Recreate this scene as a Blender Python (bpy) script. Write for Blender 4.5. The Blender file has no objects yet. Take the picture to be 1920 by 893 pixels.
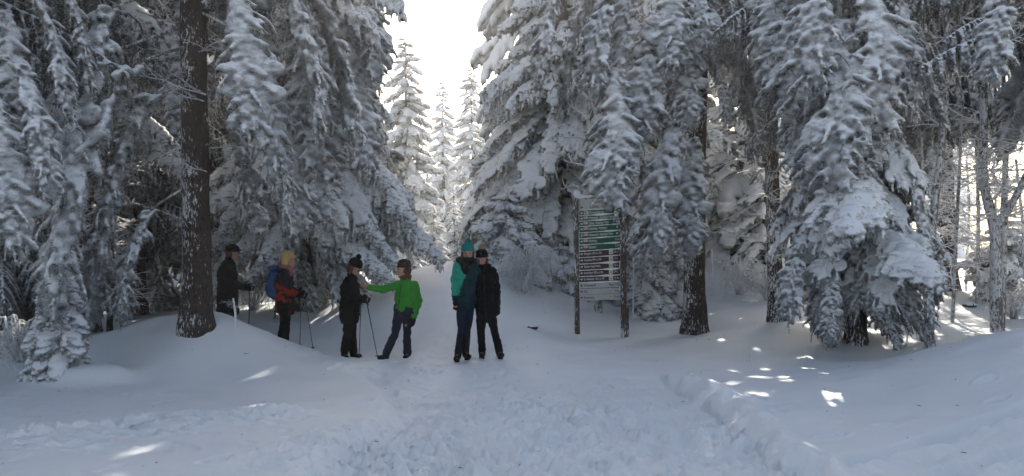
import bpy, math, random
import numpy as np
from mathutils import Vector, Matrix, Euler
from math import radians as R, sin, cos, pi

random.seed(7)
rng = np.random.default_rng(7)
scene = bpy.context.scene
col = scene.collection

# ------------------------------------------------------------------ camera, sky, sun, exposure
FPX = 1600.0          # focal length in pixels of the 1920 wide frame
HOR = 470.0           # picture row of the horizon
EYE = 1.65
cam_d = bpy.data.cameras.new("camera")
cam = bpy.data.objects.new("camera", cam_d)
col.objects.link(cam)
cam.location = (0, 0, EYE)
cam.rotation_euler = (R(90), 0, 0)
cam_d.sensor_width = 36
cam_d.lens = 36 * FPX / 1920
cam_d.shift_y = (HOR - 446.5) / 1920
cam_d.clip_end = 2000
scene.camera = cam

SUN_EL, SUN_AZ = R(29), R(13)      # azimuth measured to the right of +Y
world = bpy.data.worlds.new("World")
scene.world = world
world.use_nodes = True
wn = world.node_tree.nodes
bg = wn["Background"]
sky = wn.new("ShaderNodeTexSky")
sky.sky_type = 'NISHITA'
sky.sun_disc = False
sky.sun_elevation = SUN_EL
sky.sun_rotation = SUN_AZ
sky.air_density = 1.0
sky.dust_density = 8.0
sky.ozone_density = 0.3
sky.altitude = 1000
hs = wn.new('ShaderNodeHueSaturation'); hs.inputs['Saturation'].default_value = 0.95   # thin high haze
world.node_tree.links.new(sky.outputs[0], hs.inputs['Color']); world.node_tree.links.new(hs.outputs[0], bg.inputs[0])
bg.inputs[1].default_value = 0.10

sun_d = bpy.data.lights.new("sun", 'SUN')
sun_d.energy = 5.0
sun_d.angle = R(0.5)
sun_d.color = (1.0, 0.93, 0.82)
sun = bpy.data.objects.new("sun", sun_d)
col.objects.link(sun)
to_sun = Vector((sin(SUN_AZ) * cos(SUN_EL), cos(SUN_AZ) * cos(SUN_EL), sin(SUN_EL)))
sun.rotation_euler = to_sun.to_track_quat('Z', 'Y').to_euler()
sun.location = (10, 40, 30)

scene.view_settings.view_transform = 'Standard'
scene.view_settings.look = 'None'
scene.view_settings.exposure = 1.32
scene.view_settings.gamma = 1.0
scene.cycles.max_bounces = 6
scene.cycles.diffuse_bounces = 4
scene.cycles.glossy_bounces = 2
scene.cycles.transmission_bounces = 2
scene.cycles.volume_bounces = 0
scene.cycles.use_denoising = True
scene.cycles.denoising_prefilter = 'ACCURATE'
scene.cycles.sample_clamp_indirect = 2.5
scene.cycles.use_fast_gi = False

# ------------------------------------------------------------------ helpers
def P(px, py, Y):
    """point at depth Y that the photograph shows at (px, py)"""
    return Vector(((px - 960) / FPX * Y, Y, EYE + (HOR - py) / FPX * Y))

def tag(o, label=None, cat=None, group=None, kind=None):
    if label: o['label'] = label
    if cat: o['category'] = cat
    if group: o['group'] = group
    if kind: o['kind'] = kind
    return o

def empty(name, loc, rz=0.0):
    o = bpy.data.objects.new(name, None)
    col.objects.link(o)
    o.empty_display_size = 0.2
    o.location = loc
    o.rotation_euler = (0, 0, rz)
    return o

def link(name, mesh, parent=None, loc=None, rot=None, scale=None):
    o = bpy.data.objects.new(name, mesh)
    col.objects.link(o)
    if parent is not None: o.parent = parent
    if loc is not None: o.location = loc
    if rot is not None: o.rotation_euler = rot
    if scale is not None: o.scale = scale if hasattr(scale, '__len__') else (scale,) * 3
    return o

class Geo:
    def __init__(s):
        s.v, s.f, s.m, s.n = [], [], [], 0
    def add(s, v, f, m=0):
        v = np.asarray(v, float)
        s.v.append(v)
        n = s.n
        s.f.extend([tuple(i + n for i in q) for q in f])
        s.m.extend([m] * len(f))
        s.n += len(v)
    def mesh(s, name, mats, smooth=True):
        me = bpy.data.meshes.new(name)
        v = np.concatenate(s.v) if s.v else np.zeros((0, 3))
        me.from_pydata(v.tolist(), [], s.f)
        for m in mats: me.materials.append(m)
        if len(mats) > 1:
            me.polygons.foreach_set('material_index', s.m)
        if smooth:
            me.polygons.foreach_set('use_smooth', [True] * len(me.polygons))
        me.update()
        return me

_face_cache = {}
def tube_faces(n, k):
    key = (n, k)
    if key not in _face_cache:
        f = []
        for i in range(n - 1):
            for j in range(k):
                a = i * k + j; b = i * k + (j + 1) % k
                f.append((a, b, b + k, a + k))
        f.append(tuple(reversed(range(k))))
        f.append(tuple(range((n - 1) * k, n * k)))
        _face_cache[key] = f
    return _face_cache[key]

def tube(g, pts, rad, k=6, m=0, flat=1.0, cap=True):
    """closed tube through pts with radii rad (rounded ends when cap)"""
    pts = np.asarray(pts, float)
    rad = np.broadcast_to(np.asarray(rad, float), (len(pts),)).copy()
    if cap:
        d0 = pts[0] - pts[1]; d0 /= np.linalg.norm(d0) + 1e-9
        d1 = pts[-1] - pts[-2]; d1 /= np.linalg.norm(d1) + 1e-9
        pts = np.vstack([pts[0] + d0 * rad[0] * 0.9, pts[0] + d0 * rad[0] * 0.5, pts, pts[-1] + d1 * rad[-1] * 0.5, pts[-1] + d1 * rad[-1] * 0.9])
        rad = np.concatenate([[rad[0] * 0.35, rad[0] * 0.85], rad, [rad[-1] * 0.85, rad[-1] * 0.35]])
    n = len(pts)
    t = np.gradient(pts, axis=0)
    t /= np.linalg.norm(t, axis=1)[:, None] + 1e-9
    ref = np.array([0, 0, 1.0]) if abs(t[:, 2]).mean() < 0.8 else np.array([1.0, 0, 0])
    a = np.cross(t, ref); a /= np.linalg.norm(a, axis=1)[:, None] + 1e-9
    b = np.cross(a, t)
    th = np.arange(k) * 2 * pi / k
    v = pts[:, None, :] + rad[:, None, None] * (np.cos(th)[None, :, None] * a[:, None, :] + flat * np.sin(th)[None, :, None] * b[:, None, :])
    g.add(v.reshape(-1, 3), tube_faces(n, k), m)

_sph = {}
def ellipsoid(g, c, r, rot=None, seg=12, rings=8, m=0):
    key = (seg, rings)
    if key not in _sph:
        v = [(0, 0, 1)]
        for i in range(1, rings):
            p = pi * i / rings
            for j in range(seg):
                q = 2 * pi * j / seg
                v.append((sin(p) * cos(q), sin(p) * sin(q), cos(p)))
        v.append((0, 0, -1))
        f = []
        for j in range(seg):
            f.append((0, 1 + j, 1 + (j + 1) % seg))
        for i in range(rings - 2):
            for j in range(seg):
                a = 1 + i * seg + j; b = 1 + i * seg + (j + 1) % seg
                f.append((a, a + seg, b + seg, b))
        last = len(v) - 1; s0 = 1 + (rings - 2) * seg
        for j in range(seg):
            f.append((s0 + j, last, s0 + (j + 1) % seg))
        _sph[key] = (np.array(v), f)
    v, f = _sph[key]
    v = v * np.asarray(r, float)
    if rot is not None:
        v = v @ np.array(rot).T
    g.add(v + np.asarray(c, float), f, m)

def box(g, c, s, rot=None, m=0):
    v = np.array([(x, y, z) for x in (-.5, .5) for y in (-.5, .5) for z in (-.5, .5)]) * np.asarray(s, float)
    if rot is not None: v = v @ np.array(rot).T
    g.add(v + np.asarray(c, float), [(0, 1, 3, 2), (4, 6, 7, 5), (0, 4, 5, 1), (2, 3, 7, 6), (0, 2, 6, 4), (1, 5, 7, 3)], m)

def remesh(g, name, voxel, mats, smooth_it=1, decimate=None):
    me = g.mesh("tmp", mats[:1], smooth=False)
    o = bpy.data.objects.new("tmp", me)
    col.objects.link(o)
    md = o.modifiers.new("r", 'REMESH'); md.mode = 'VOXEL'; md.voxel_size = voxel; md.use_smooth_shade = True
    if smooth_it:
        sm = o.modifiers.new("s", 'SMOOTH'); sm.factor = 0.5; sm.iterations = smooth_it
    if decimate:
        dm = o.modifiers.new("d", 'DECIMATE'); dm.ratio = decimate
    dg = bpy.context.evaluated_depsgraph_get()
    out = bpy.data.meshes.new_from_object(o.evaluated_get(dg))
    out.name = name
    bpy.data.objects.remove(o); bpy.data.meshes.remove(me)
    out.materials.clear()
    for m in mats: out.materials.append(m)
    out.polygons.foreach_set('use_smooth', [True] * len(out.polygons))
    return out

# vectorised value noise ---------------------------------------------------------------
_perm = rng.permutation(4096)
_val = rng.random(4096) * 2 - 1
def vnoise(x, y, z=0.0):
    x, y, z = np.broadcast_arrays(np.asarray(x, float), np.asarray(y, float), np.asarray(z, float))
    xi, yi, zi = np.floor(x).astype(int), np.floor(y).astype(int), np.floor(z).astype(int)
    xf, yf, zf = x - xi, y - yi, z - zi
    u, v, w = [t * t * t * (t * (t * 6 - 15) + 10) for t in (xf, yf, zf)]
    def h(a, b, c):
        return _val[_perm[(_perm[(_perm[a & 4095] + b) & 4095] + c) & 4095]]
    def lx(b, c): return h(xi, b, c) * (1 - u) + h(xi + 1, b, c) * u
    def ly(c): return lx(yi, c) * (1 - v) + lx(yi + 1, c) * v
    return ly(zi) * (1 - w) + ly(zi + 1) * w
def fbm(x, y, z=0.0, o=4, g=0.5):
    s = 0; a = 1; f = 1
    for i in range(o):
        s = s + a * vnoise(np.asarray(x) * f + 17.3 * i, np.asarray(y) * f + 9.1 * i, np.asarray(z) * f); a *= g; f *= 2.03
    return s

def get_co(me):
    a = np.empty(len(me.vertices) * 3, np.float32); me.vertices.foreach_get('co', a); return a.reshape(-1, 3).astype(float)
def set_co(me, a):
    me.vertices.foreach_set('co', a.astype(np.float32).ravel()); me.update()

# ------------------------------------------------------------------ materials
def new_mat(name):
    m = bpy.data.materials.new(name); m.use_nodes = True
    nt = m.node_tree
    return m, nt, nt.nodes, nt.links, nt.nodes["Principled BSDF"]

def flat_mat(name, c, rough=0.8, var=0.15, scale=30.0, bump=0.0, spec=0.3, metal=0.0):
    m, nt, n, l, p = new_mat(name)
    tc = n.new("ShaderNodeTexCoord")
    no = n.new("ShaderNodeTexNoise"); no.inputs['Scale'].default_value = scale; no.inputs['Detail'].default_value = 4
    l.new(tc.outputs['Object'], no.inputs['Vector'])
    mx = n.new("ShaderNodeMix"); mx.data_type = 'RGBA'
    mx.inputs[6].default_value = (*[x * (1 - var) for x in c], 1)
    mx.inputs[7].default_value = (*[min(1, x * (1 + var)) for x in c], 1)
    l.new(no.outputs[0], mx.inputs[0]); l.new(mx.outputs[2], p.inputs['Base Color'])
    p.inputs['Roughness'].default_value = rough
    p.inputs['Specular IOR Level'].default_value = spec
    p.inputs['Metallic'].default_value = metal
    if bump:
        b = n.new("ShaderNodeBump"); b.inputs['Strength'].default_value = bump; b.inputs['Distance'].default_value = 0.01
        l.new(no.outputs[0], b.inputs['Height']); l.new(b.outputs[0], p.inputs['Normal'])
    return m

def ramp(n, l, src, stops):
    r = n.new("ShaderNodeValToRGB")
    e = r.color_ramp.elements
    while len(e) < len(stops): e.new(0.5)
    for i, (p_, c) in enumerate(stops):
        e[i].position = p_; e[i].color = (*c, 1) if len(c) == 3 else c
    l.new(src, r.inputs[0])
    return r.outputs[0]

def snow_ground_mat():
    m, nt, n, l, p = new_mat("snow_cover")
    tc = n.new("ShaderNodeTexCoord")
    n1 = n.new("ShaderNodeTexNoise"); n1.inputs['Scale'].default_value = 1.3; n1.inputs['Detail'].default_value = 5
    n2 = n.new("ShaderNodeTexNoise"); n2.inputs['Scale'].default_value = 28; n2.inputs['Detail'].default_value = 6; n2.inputs['Roughness'].default_value = 0.65
    n3 = n.new("ShaderNodeTexNoise"); n3.inputs['Scale'].default_value = 160; n3.inputs['Detail'].default_value = 3
    for x in (n1, n2, n3): l.new(tc.outputs['Object'], x.inputs['Vector'])
    c = ramp(n, l, n1.outputs[0], [(0.3, (0.76, 0.81, 0.84)), (0.7, (0.83, 0.865, 0.885))])
    l.new(c, p.inputs['Base Color'])
    p.inputs['Roughness'].default_value = 0.65
    p.inputs['Specular IOR Level'].default_value = 0.25
    b1 = n.new("ShaderNodeBump"); b1.inputs['Strength'].default_value = 0.45; b1.inputs['Distance'].default_value = 0.02
    b2 = n.new("ShaderNodeBump"); b2.inputs['Strength'].default_value = 0.35; b2.inputs['Distance'].default_value = 0.006
    l.new(n2.outputs[0], b1.inputs['Height']); l.new(n3.outputs[0], b2.inputs['Height'])
    l.new(b1.outputs[0], b2.inputs['Normal']); l.new(b2.outputs[0], p.inputs['Normal'])
    return m

def frost_mat(name, snow_lo=-0.05, snow_hi=0.6, under=(0.025, 0.024, 0.018), frost=(0.27, 0.28, 0.285), speck=0.35):
    """needles crusted with rime: clean snow where the surface looks up, rime on the flanks, needles below"""
    m, nt, n, l, p = new_mat(name)
    tc = n.new("ShaderNodeTexCoord"); ge = n.new("ShaderNodeNewGeometry")
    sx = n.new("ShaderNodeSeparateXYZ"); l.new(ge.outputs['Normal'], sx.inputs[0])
    n1 = n.new("ShaderNodeTexNoise"); n1.inputs['Scale'].default_value = 9; n1.inputs['Detail'].default_value = 5; n1.inputs['Roughness'].default_value = 0.6
    n2 = n.new("ShaderNodeTexNoise"); n2.inputs['Scale'].default_value = 45; n2.inputs['Detail'].default_value = 4; n2.inputs['Roughness'].default_value = 0.7
    l.new(tc.outputs['Object'], n1.inputs['Vector']); l.new(tc.outputs['Object'], n2.inputs['Vector'])
    a = n.new("ShaderNodeMath"); a.operation = 'MULTIPLY_ADD'; a.inputs[1].default_value = 0.9; a.inputs[2].default_value = -0.45
    l.new(n1.outputs[0], a.inputs[0])
    a2 = n.new("ShaderNodeMath"); a2.operation = 'MULTIPLY_ADD'; a2.inputs[1].default_value = speck * 1.6; l.new(n2.outputs[0], a2.inputs[0]); 
    s2 = n.new("ShaderNodeMath"); s2.operation = 'SUBTRACT'; l.new(a.outputs[0], s2.inputs[0]); s2.inputs[1].default_value = speck * 0.8
    l.new(s2.outputs[0], a2.inputs[2])
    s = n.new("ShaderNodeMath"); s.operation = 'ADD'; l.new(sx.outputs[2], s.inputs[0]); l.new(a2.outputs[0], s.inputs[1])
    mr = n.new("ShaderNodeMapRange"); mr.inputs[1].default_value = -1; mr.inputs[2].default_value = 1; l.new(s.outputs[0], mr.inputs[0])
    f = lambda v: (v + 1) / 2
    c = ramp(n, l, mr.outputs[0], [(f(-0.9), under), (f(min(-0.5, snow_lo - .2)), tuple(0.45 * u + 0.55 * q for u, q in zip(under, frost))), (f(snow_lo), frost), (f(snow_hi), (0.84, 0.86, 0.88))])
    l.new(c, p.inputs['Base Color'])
    p.inputs['Roughness'].default_value = 0.75
    p.inputs['Specular IOR Level'].default_value = 0.2
    p.inputs['Subsurface Weight'].default_value = 0.6          # light seeps through caked snow and rime
    p.inputs['Subsurface Radius'].default_value = (1.0, 0.9, 0.8)
    p.inputs['Subsurface Scale'].default_value = 0.09
    b = n.new("ShaderNodeBump"); b.inputs['Strength'].default_value = 0.4; b.inputs['Distance'].default_value = 0.015
    l.new(n2.outputs[0], b.inputs['Height']); l.new(b.outputs[0], p.inputs['Normal'])
    return m

def bark_mat(name, frost_amt=0.5, base=(0.055, 0.042, 0.032), side=None):
    m, nt, n, l, p = new_mat(name)
    tc = n.new("ShaderNodeTexCoord")
    mp = n.new("ShaderNodeMapping"); mp.inputs['Scale'].default_value = (1, 1, 0.35); l.new(tc.outputs['Object'], mp.inputs[0])
    n1 = n.new("ShaderNodeTexNoise"); n1.inputs['Scale'].default_value = 38; n1.inputs['Detail'].default_value = 5; n1.inputs['Roughness'].default_value = 0.7
    n2 = n.new("ShaderNodeTexNoise"); n2.inputs['Scale'].default_value = 3.0; n2.inputs['Detail'].default_value = 3
    vo = n.new("ShaderNodeTexVoronoi"); vo.inputs['Scale'].default_value = 32
    l.new(mp.outputs[0], n1.inputs['Vector']); l.new(tc.outputs['Object'], n2.inputs['Vector']); l.new(mp.outputs[0], vo.inputs['Vector'])
    c0 = ramp(n, l, vo.outputs['Distance'], [(0.1, tuple(x * 0.4 for x in base)), (0.6, tuple(x * 1.5 for x in base))])
    s = n.new("ShaderNodeMath"); s.operation = 'MULTIPLY_ADD'; l.new(n2.outputs[0], s.inputs[0]); s.inputs[1].default_value = 0.5; l.new(n1.outputs[0], s.inputs[2])
    t = 0.95 - 0.32 * frost_amt
    ge = n.new('ShaderNodeNewGeometry'); dt = n.new('ShaderNodeVectorMath'); dt.operation = 'DOT_PRODUCT'; dt.inputs[1].default_value = (-0.9, -0.3, 0.3); l.new(ge.outputs['Normal'], dt.inputs[0])
    s3 = n.new('ShaderNodeMath'); s3.operation = 'MULTIPLY_ADD'; l.new(dt.outputs['Value'], s3.inputs[0]); s3.inputs[1].default_value = 0.09; l.new(s.outputs[0], s3.inputs[2])
    k = ramp(n, l, s3.outputs[0], [(t - 0.05, (0, 0, 0)), (min(1, t + 0.04), (1, 1, 1))])
    mx = n.new("ShaderNodeMix"); mx.data_type = 'RGBA'; l.new(k, mx.inputs[0]); l.new(c0, mx.inputs[6]); mx.inputs[7].default_value = (0.62, 0.64, 0.66, 1)
    l.new(mx.outputs[2], p.inputs['Base Color'])
    p.inputs['Roughness'].default_value = 0.9
    b = n.new("ShaderNodeBump"); b.inputs['Strength'].default_value = 0.9; b.inputs['Distance'].default_value = 0.02
    l.new(n1.outputs[0], b.inputs['Height']); l.new(b.outputs[0], p.inputs['Normal'])
    return m

M = {}
M['snow'] = snow_ground_mat()
M['frost'] = frost_mat("rimed_needles")  # flanks and undersides darkened further to stand in for shaded drapes
M['load'] = frost_mat('thick_fresh_snow_on_needles', -0.25, 0.2, (0.045, 0.042, 0.033), (0.42, 0.43, 0.43), 0.3)  # thicker snow, kept whiter to stand in for more sky light
M['frost_dark'] = frost_mat("shade_darkened_thin_rime", 0.1, 0.7, (0.02, 0.02, 0.015), (0.12, 0.125, 0.12), 0.8)  # extra dark tone stands in for shade inside the trees
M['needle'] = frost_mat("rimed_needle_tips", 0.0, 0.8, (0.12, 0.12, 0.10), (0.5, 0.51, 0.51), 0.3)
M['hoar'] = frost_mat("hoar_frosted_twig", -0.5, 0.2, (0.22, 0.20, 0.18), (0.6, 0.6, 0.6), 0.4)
M['bark'] = bark_mat("spruce_bark", 0.24, (0.030, 0.021, 0.015))
M['bark_dark'] = bark_mat("dark_bark", 0.25)
M['bark_frost'] = bark_mat("frosted_bark", 0.52, (0.11, 0.092, 0.078))
M['post'] = bark_mat("weathered_post_wood", 0.22, (0.06, 0.045, 0.033))

# ------------------------------------------------------------------ terrain
ctrl = [  # px, py, Y (measured on the photograph)
    (0, 893, 6.3), (480, 893, 6.2), (960, 893, 6.0), (1440, 893, 6.1), (1920, 893, 6.2),
    (0, 800, 8.0), (400, 800, 8.0), (960, 800, 7.9), (1500, 790, 8.0), (1920, 770, 7.8),
    (0, 716, 10.6), (220, 716, 10.6), (450, 702, 11.0), (700, 700, 11.4), (960, 700, 11.4), (1250, 703, 11.3), (1450, 706, 11.0),
    (650, 672, 13.2), (760, 672, 13.2), (860, 674, 13.0), (940, 668, 13.3), (1200, 655, 14.2), (1080, 632, 16.0), (1170, 632, 16.0), (1300, 628, 16.5),
    (370, 625, 12.0), (400, 585, 12.6), (320, 605, 12.4), (470, 612, 12.7), (540, 643, 12.9), (250, 640, 12.2), (300, 670, 11.5), (300, 592, 13.0), (235, 615, 12.8),
    (600, 660, 13.8), (420, 655, 14.4), (520, 650, 14.5), (480, 600, 16.5), (600, 585, 17), (700, 560, 17), (760, 522, 18), (780, 510, 18.4), (820, 497, 19), (820, 535, 17), (860, 492, 19.6), (900, 490, 20), (960, 505, 20), (1050, 500, 20.5), (820, 600, 15), (900, 590, 15), (1180, 575, 20),
    (1000, 560, 16.8), (980, 600, 16), (1260, 600, 17.8), (1400, 560, 19.5), (1340, 500, 22), (1420, 500, 22.5),
    (100, 712, 10.9), (150, 706, 11.1), (60, 665, 12.3), (30, 640, 13.5), (150, 630, 14.5), (60, 600, 18), (250, 600, 18),
    (1920, 624, 10.2), (1800, 641, 10.6), (1720, 664, 11.0), (1640, 690, 11.2), (1560, 696, 11.3), (1920, 690, 8.8), (1700, 740, 9.0),
    (2100, 590, 10.5), (2100, 700, 8.5),
    (1560, 668, 13.2), (1680, 668, 13.0), (1750, 655, 13.3), (1880, 622, 14.2), (1450, 605, 15.5), (1460, 585, 17), (1780, 545, 19), (1900, 560, 19), (1850, 590, 16.5), (1600, 560, 21), (1500, 530, 23),
]
cp = [tuple(P(*c)) for c in ctrl]
for (x, y, z) in [(-4, 3, 0), (0, 3, 0), (4, 3, .05), (0, -6, 0), (-12, -4, 0), (12, -4, .3), (-12, 8, 0.1), (12, 8, .9), (-14, 18, .6), (16, 18, .7),
                  (-25, 30, 1.2), (-10, 30, .7), (-2, 24, .7), (-1.8, 21, 1.1), (-.4, 22, 1.0), (-3, 21, .85), (0, 26, .75), (0, 32, .7), (10, 32, 1.3), (25, 30, 1.2), (0, 60, 0.5), (-40, 60, .6), (40, 60, .6), (-90, 0, 0), (90, 0, 0), (0, -90, 0), (0, 150, 0), (-120, 150, 0), (120, 150, 0)]:
    cp.append((x, y, z))
cp = np.array(cp)
def _phi(r2): return 0.5 * r2 * np.log(r2 + 1e-6)
_n = len(cp)
_K = np.zeros((_n + 3, _n + 3))
_d2 = ((cp[:, None, :2] - cp[None, :, :2]) ** 2).sum(-1)
_K[:_n, :_n] = _phi(_d2) + np.eye(_n) * 0.35
_K[:_n, _n] = 1; _K[:_n, _n + 1:] = cp[:, :2]; _K[_n, :_n] = 1; _K[_n + 1:, :_n] = cp[:, :2].T
_w = np.linalg.solve(_K, np.concatenate([cp[:, 2], [0, 0, 0]]))
def macro(x, y):
    x = np.asarray(x, float); y = np.asarray(y, float); sh = x.shape
    q = np.stack([x.ravel(), y.ravel()], 1)
    out = np.empty(len(q))
    for i in range(0, len(q), 20000):
        s = q[i:i + 20000]
        d2 = ((s[:, None, :] - cp[None, :, :2]) ** 2).sum(-1)
        out[i:i + 20000] = _phi(d2) @ _w[:_n] + _w[_n] + s @ _w[_n + 1:]
    return np.clip(out, -3, 4).reshape(sh)

def seg_d(x, y, pts):
    """distance to a polyline, and the signed side of its nearest segment"""
    best = np.full(x.shape, 1e9); side = np.zeros(x.shape)
    for (a, b) in zip(pts[:-1], pts[1:]):
        ax, ay, bx, by = a[0], a[1], b[0], b[1]
        t = np.clip(((x - ax) * (bx - ax) + (y - ay) * (by - ay)) / ((bx - ax) ** 2 + (by - ay) ** 2), 0, 1)
        dx, dy = x - (ax + t * (bx - ax)), y - (ay + t * (by - ay))
        d = np.hypot(dx, dy)
        s = np.sign((bx - ax) * (y - ay) - (by - ay) * (x - ax))
        m = d < best
        best = np.where(m, d, best); side = np.where(m, s, side)
    return best, side
def sstep(a, b, x):
    t = np.clip((x - a) / (b - a), 0, 1); return t * t * (3 - 2 * t)

def G(px, py):   # ground point on the flat foreground
    Y = EYE * FPX / (py - HOR); return ((px - 960) / FPX * Y, Y)
path_r = [(G(1250, 700)), G(1290, 712), G(1345, 745), G(1400, 790), G(1450, 830), G(1530, 900), G(1700, 1100)]
path_l = [(G(640, 690)), G(720, 720), G(730, 790), G(640, 820), G(600, 900), G(400, 1100)]
def path_mask(x, y):
    # between the left and right edges of the trodden track
    yl = np.array([p[1] for p in path_l])[::-1]; xl = np.array([p[0] for p in path_l])[::-1]
    yr = np.array([p[1] for p in path_r])[::-1]; xr = np.array([p[0] for p in path_r])[::-1]
    w = 0.12 * fbm(x * 1.3, y * 1.3, 5.0, 3)
    L = np.interp(y, yl, xl) + w; Rr = np.interp(y, yr, xr) + w
    return sstep(-0.12, 0.18, x - L) * sstep(-0.08, 0.12, Rr - x), L, Rr
stamps = None
def micro(x, y):
    near = 1 - sstep(14.5, 18, y)
    pm, L, Rr = path_mask(x, y)
    far_y = sstep(11.6, 10.6, y) if False else 1 - sstep(10.9, 12.0, y)
    z = 0.035 * fbm(x * 0.7, y * 0.7, 1.0, 3) + 0.010 * fbm(x * 2.5, y * 2.5, 2.0, 3)
    # trodden lumps, strongest in the middle of the track
    lump = np.abs(fbm(x * 4.2 + 0.5 * vnoise(x * 3, y * 3, 40), y * 5.0, 3.0, 5, 0.6))
    lump2 = fbm(x * 14, y * 14, 8.0, 3)
    clump = sstep(-0.1, 0.5, fbm(x * 1.6 + 4, y * 1.6, 30.0, 2)) + 0.9 * np.exp(-(((x - 0.55) / 0.55) ** 2 + ((y - 8.6) / 0.7) ** 2))
    mid = np.exp(-(((x - 0.75) / 1.5) ** 2 + ((y - 8.0) / 2.3) ** 2))
    tr = pm * far_y
    z = z + tr * (-0.17 + (0.032 + 0.105 * mid * (0.3 + 0.7 * clump)) * lump + (0.008 + 0.012 * mid) * lump2 + 0.035 * fbm(x * 2.0, y * 1.5, 21.0, 3))
    # ridge of pushed-up snow on the right edge of the track
    dr, _ = seg_d(x, y, path_r)
    z = z + 0.10 * np.exp(-((dr - 0.10) / 0.13) ** 2) * (x > Rr - 0.1) * (0.6 + 0.6 * vnoise(x * 4, y * 4, 6))
    # trodden snow where the walkers stand
    st = np.exp(-(((x + 0.9) / 3.2) ** 2 + ((y - 12.9) / 1.0) ** 2))
    z = z + st * (0.018 * np.abs(fbm(x * 6, y * 6, 4.0, 3)) - 0.01)
    z = z + 0.20 * np.exp(-(((x + 5.35) / 0.55) ** 2 + ((y - 10.75) / 0.28) ** 2) ** 1.6)
    z = z - 0.22 * np.exp(-(((x + 6.3) / 1.1) ** 2 + ((y - 11.75) / 0.45) ** 2))
    z = z + 0.11 * np.exp(-(((x + 4.45) / 0.62) ** 2 + ((y - 11.9) / 0.6) ** 2))
    # left footprint band
    lb, _ = seg_d(x, y, [G(-200, 860), G(100, 815), G(330, 782), G(520, 775)])
    lm = np.exp(-(lb / 0.42) ** 2)
    z = z + lm * (0.075 * np.abs(fbm(x * 5, y * 5, 9.0, 4)) - 0.012)
    lr = np.exp(-(((x + 1.0) / 0.9) ** 2 + ((y - 6.9) / 0.9) ** 2)); z = z + lr * 0.10 * lump
    lc = np.exp(-(((x + 1.05) / 0.5) ** 2 + ((y - 7.6) / 0.9) ** 2))
    z = z + lc * 0.10 * np.abs(fbm(x * 6, y * 6, 10.0, 4))
    # ski trench and pushed snow at the lower right
    for pts, dep, wd in (([G(1480, 905), G(1610, 862), G(1750, 838), G(1850, 815), G(2100, 790)], 0.19, 0.13),
                         ([G(1700, 920), G(1900, 868), G(2150, 835)], 0.15, 0.12)):
        d, s = seg_d(x, y, pts)
        z = z - dep * np.exp(-(d / wd) ** 4) * (0.8 + 0.35 * vnoise(x * 3, y * 3, 12)) + 0.05 * np.exp(-((d - wd * 1.6) / (wd * 0.6)) ** 2) * (s < 0) * (0.7 + 0.8 * vnoise(x * 7, y * 7, 2))
    rr = np.exp(-(((x - 4.6) / 1.4) ** 2 + ((y - 6.2) / 0.5) ** 2))
    z = z + rr * 0.09 * np.abs(fbm(x * 6, y * 6, 11.0, 4))
    return z
def stamp_all(x, y, z):
    r = random.Random(3)
    pts = []
    def foot(px, py, a=None, d=0.05):
        X, Y = G(px, py); pts.append((X, Y, r.uniform(-0.4, 0.4) + (a or 0), r.uniform(.11, .15), r.uniform(.05, .07), d))
    for i in range(150): foot(r.uniform(720, 1480), 700 + 210 * r.random() ** 0.8, r.uniform(-.6, .6), r.uniform(.02, .05))
    for i in range(55):
        t = r.random(); foot(t * 560 - 40, 838 - 62 * t + r.gauss(0, 14), 1.3, .055)
    for i in range(30): foot(r.uniform(0, 700), r.uniform(725, 900), r.uniform(-1, 1), r.uniform(.01, .03))
    for q in [(430, 855), (400, 862), (520, 875), (1525, 858), (1560, 820), (1430, 826), (1660, 810), (1850, 772), (1870, 793), (1540, 795), (1455, 763), (1470, 812)]: foot(*q, 1.4, .05)
    for i in range(60):
        foot(r.uniform(600, 1000), r.uniform(672, 700), r.uniform(-1, 1), r.uniform(.015, .035))
    for (X, Y, a, l, w, d) in pts:
        m = np.where((np.abs(x - X) < 0.4) & (np.abs(y - Y) < 0.4))[0]
        if not len(m): continue
        dx, dy = x[m] - X, y[m] - Y
        u = (dx * sin(a) + dy * cos(a)) / l; v = (dx * cos(a) - dy * sin(a)) / w
        q = np.sqrt(u * u + v * v)
        z[m] += -d * (1 - sstep(0.6, 1.15, q)) + 0.3 * d * np.exp(-((q - 1.35) / 0.25) ** 2)
    return z

def hgt(x, y):
    return float((macro(np.array([x]), np.array([y])) + micro(np.array([x]), np.array([y])))[0])

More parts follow.
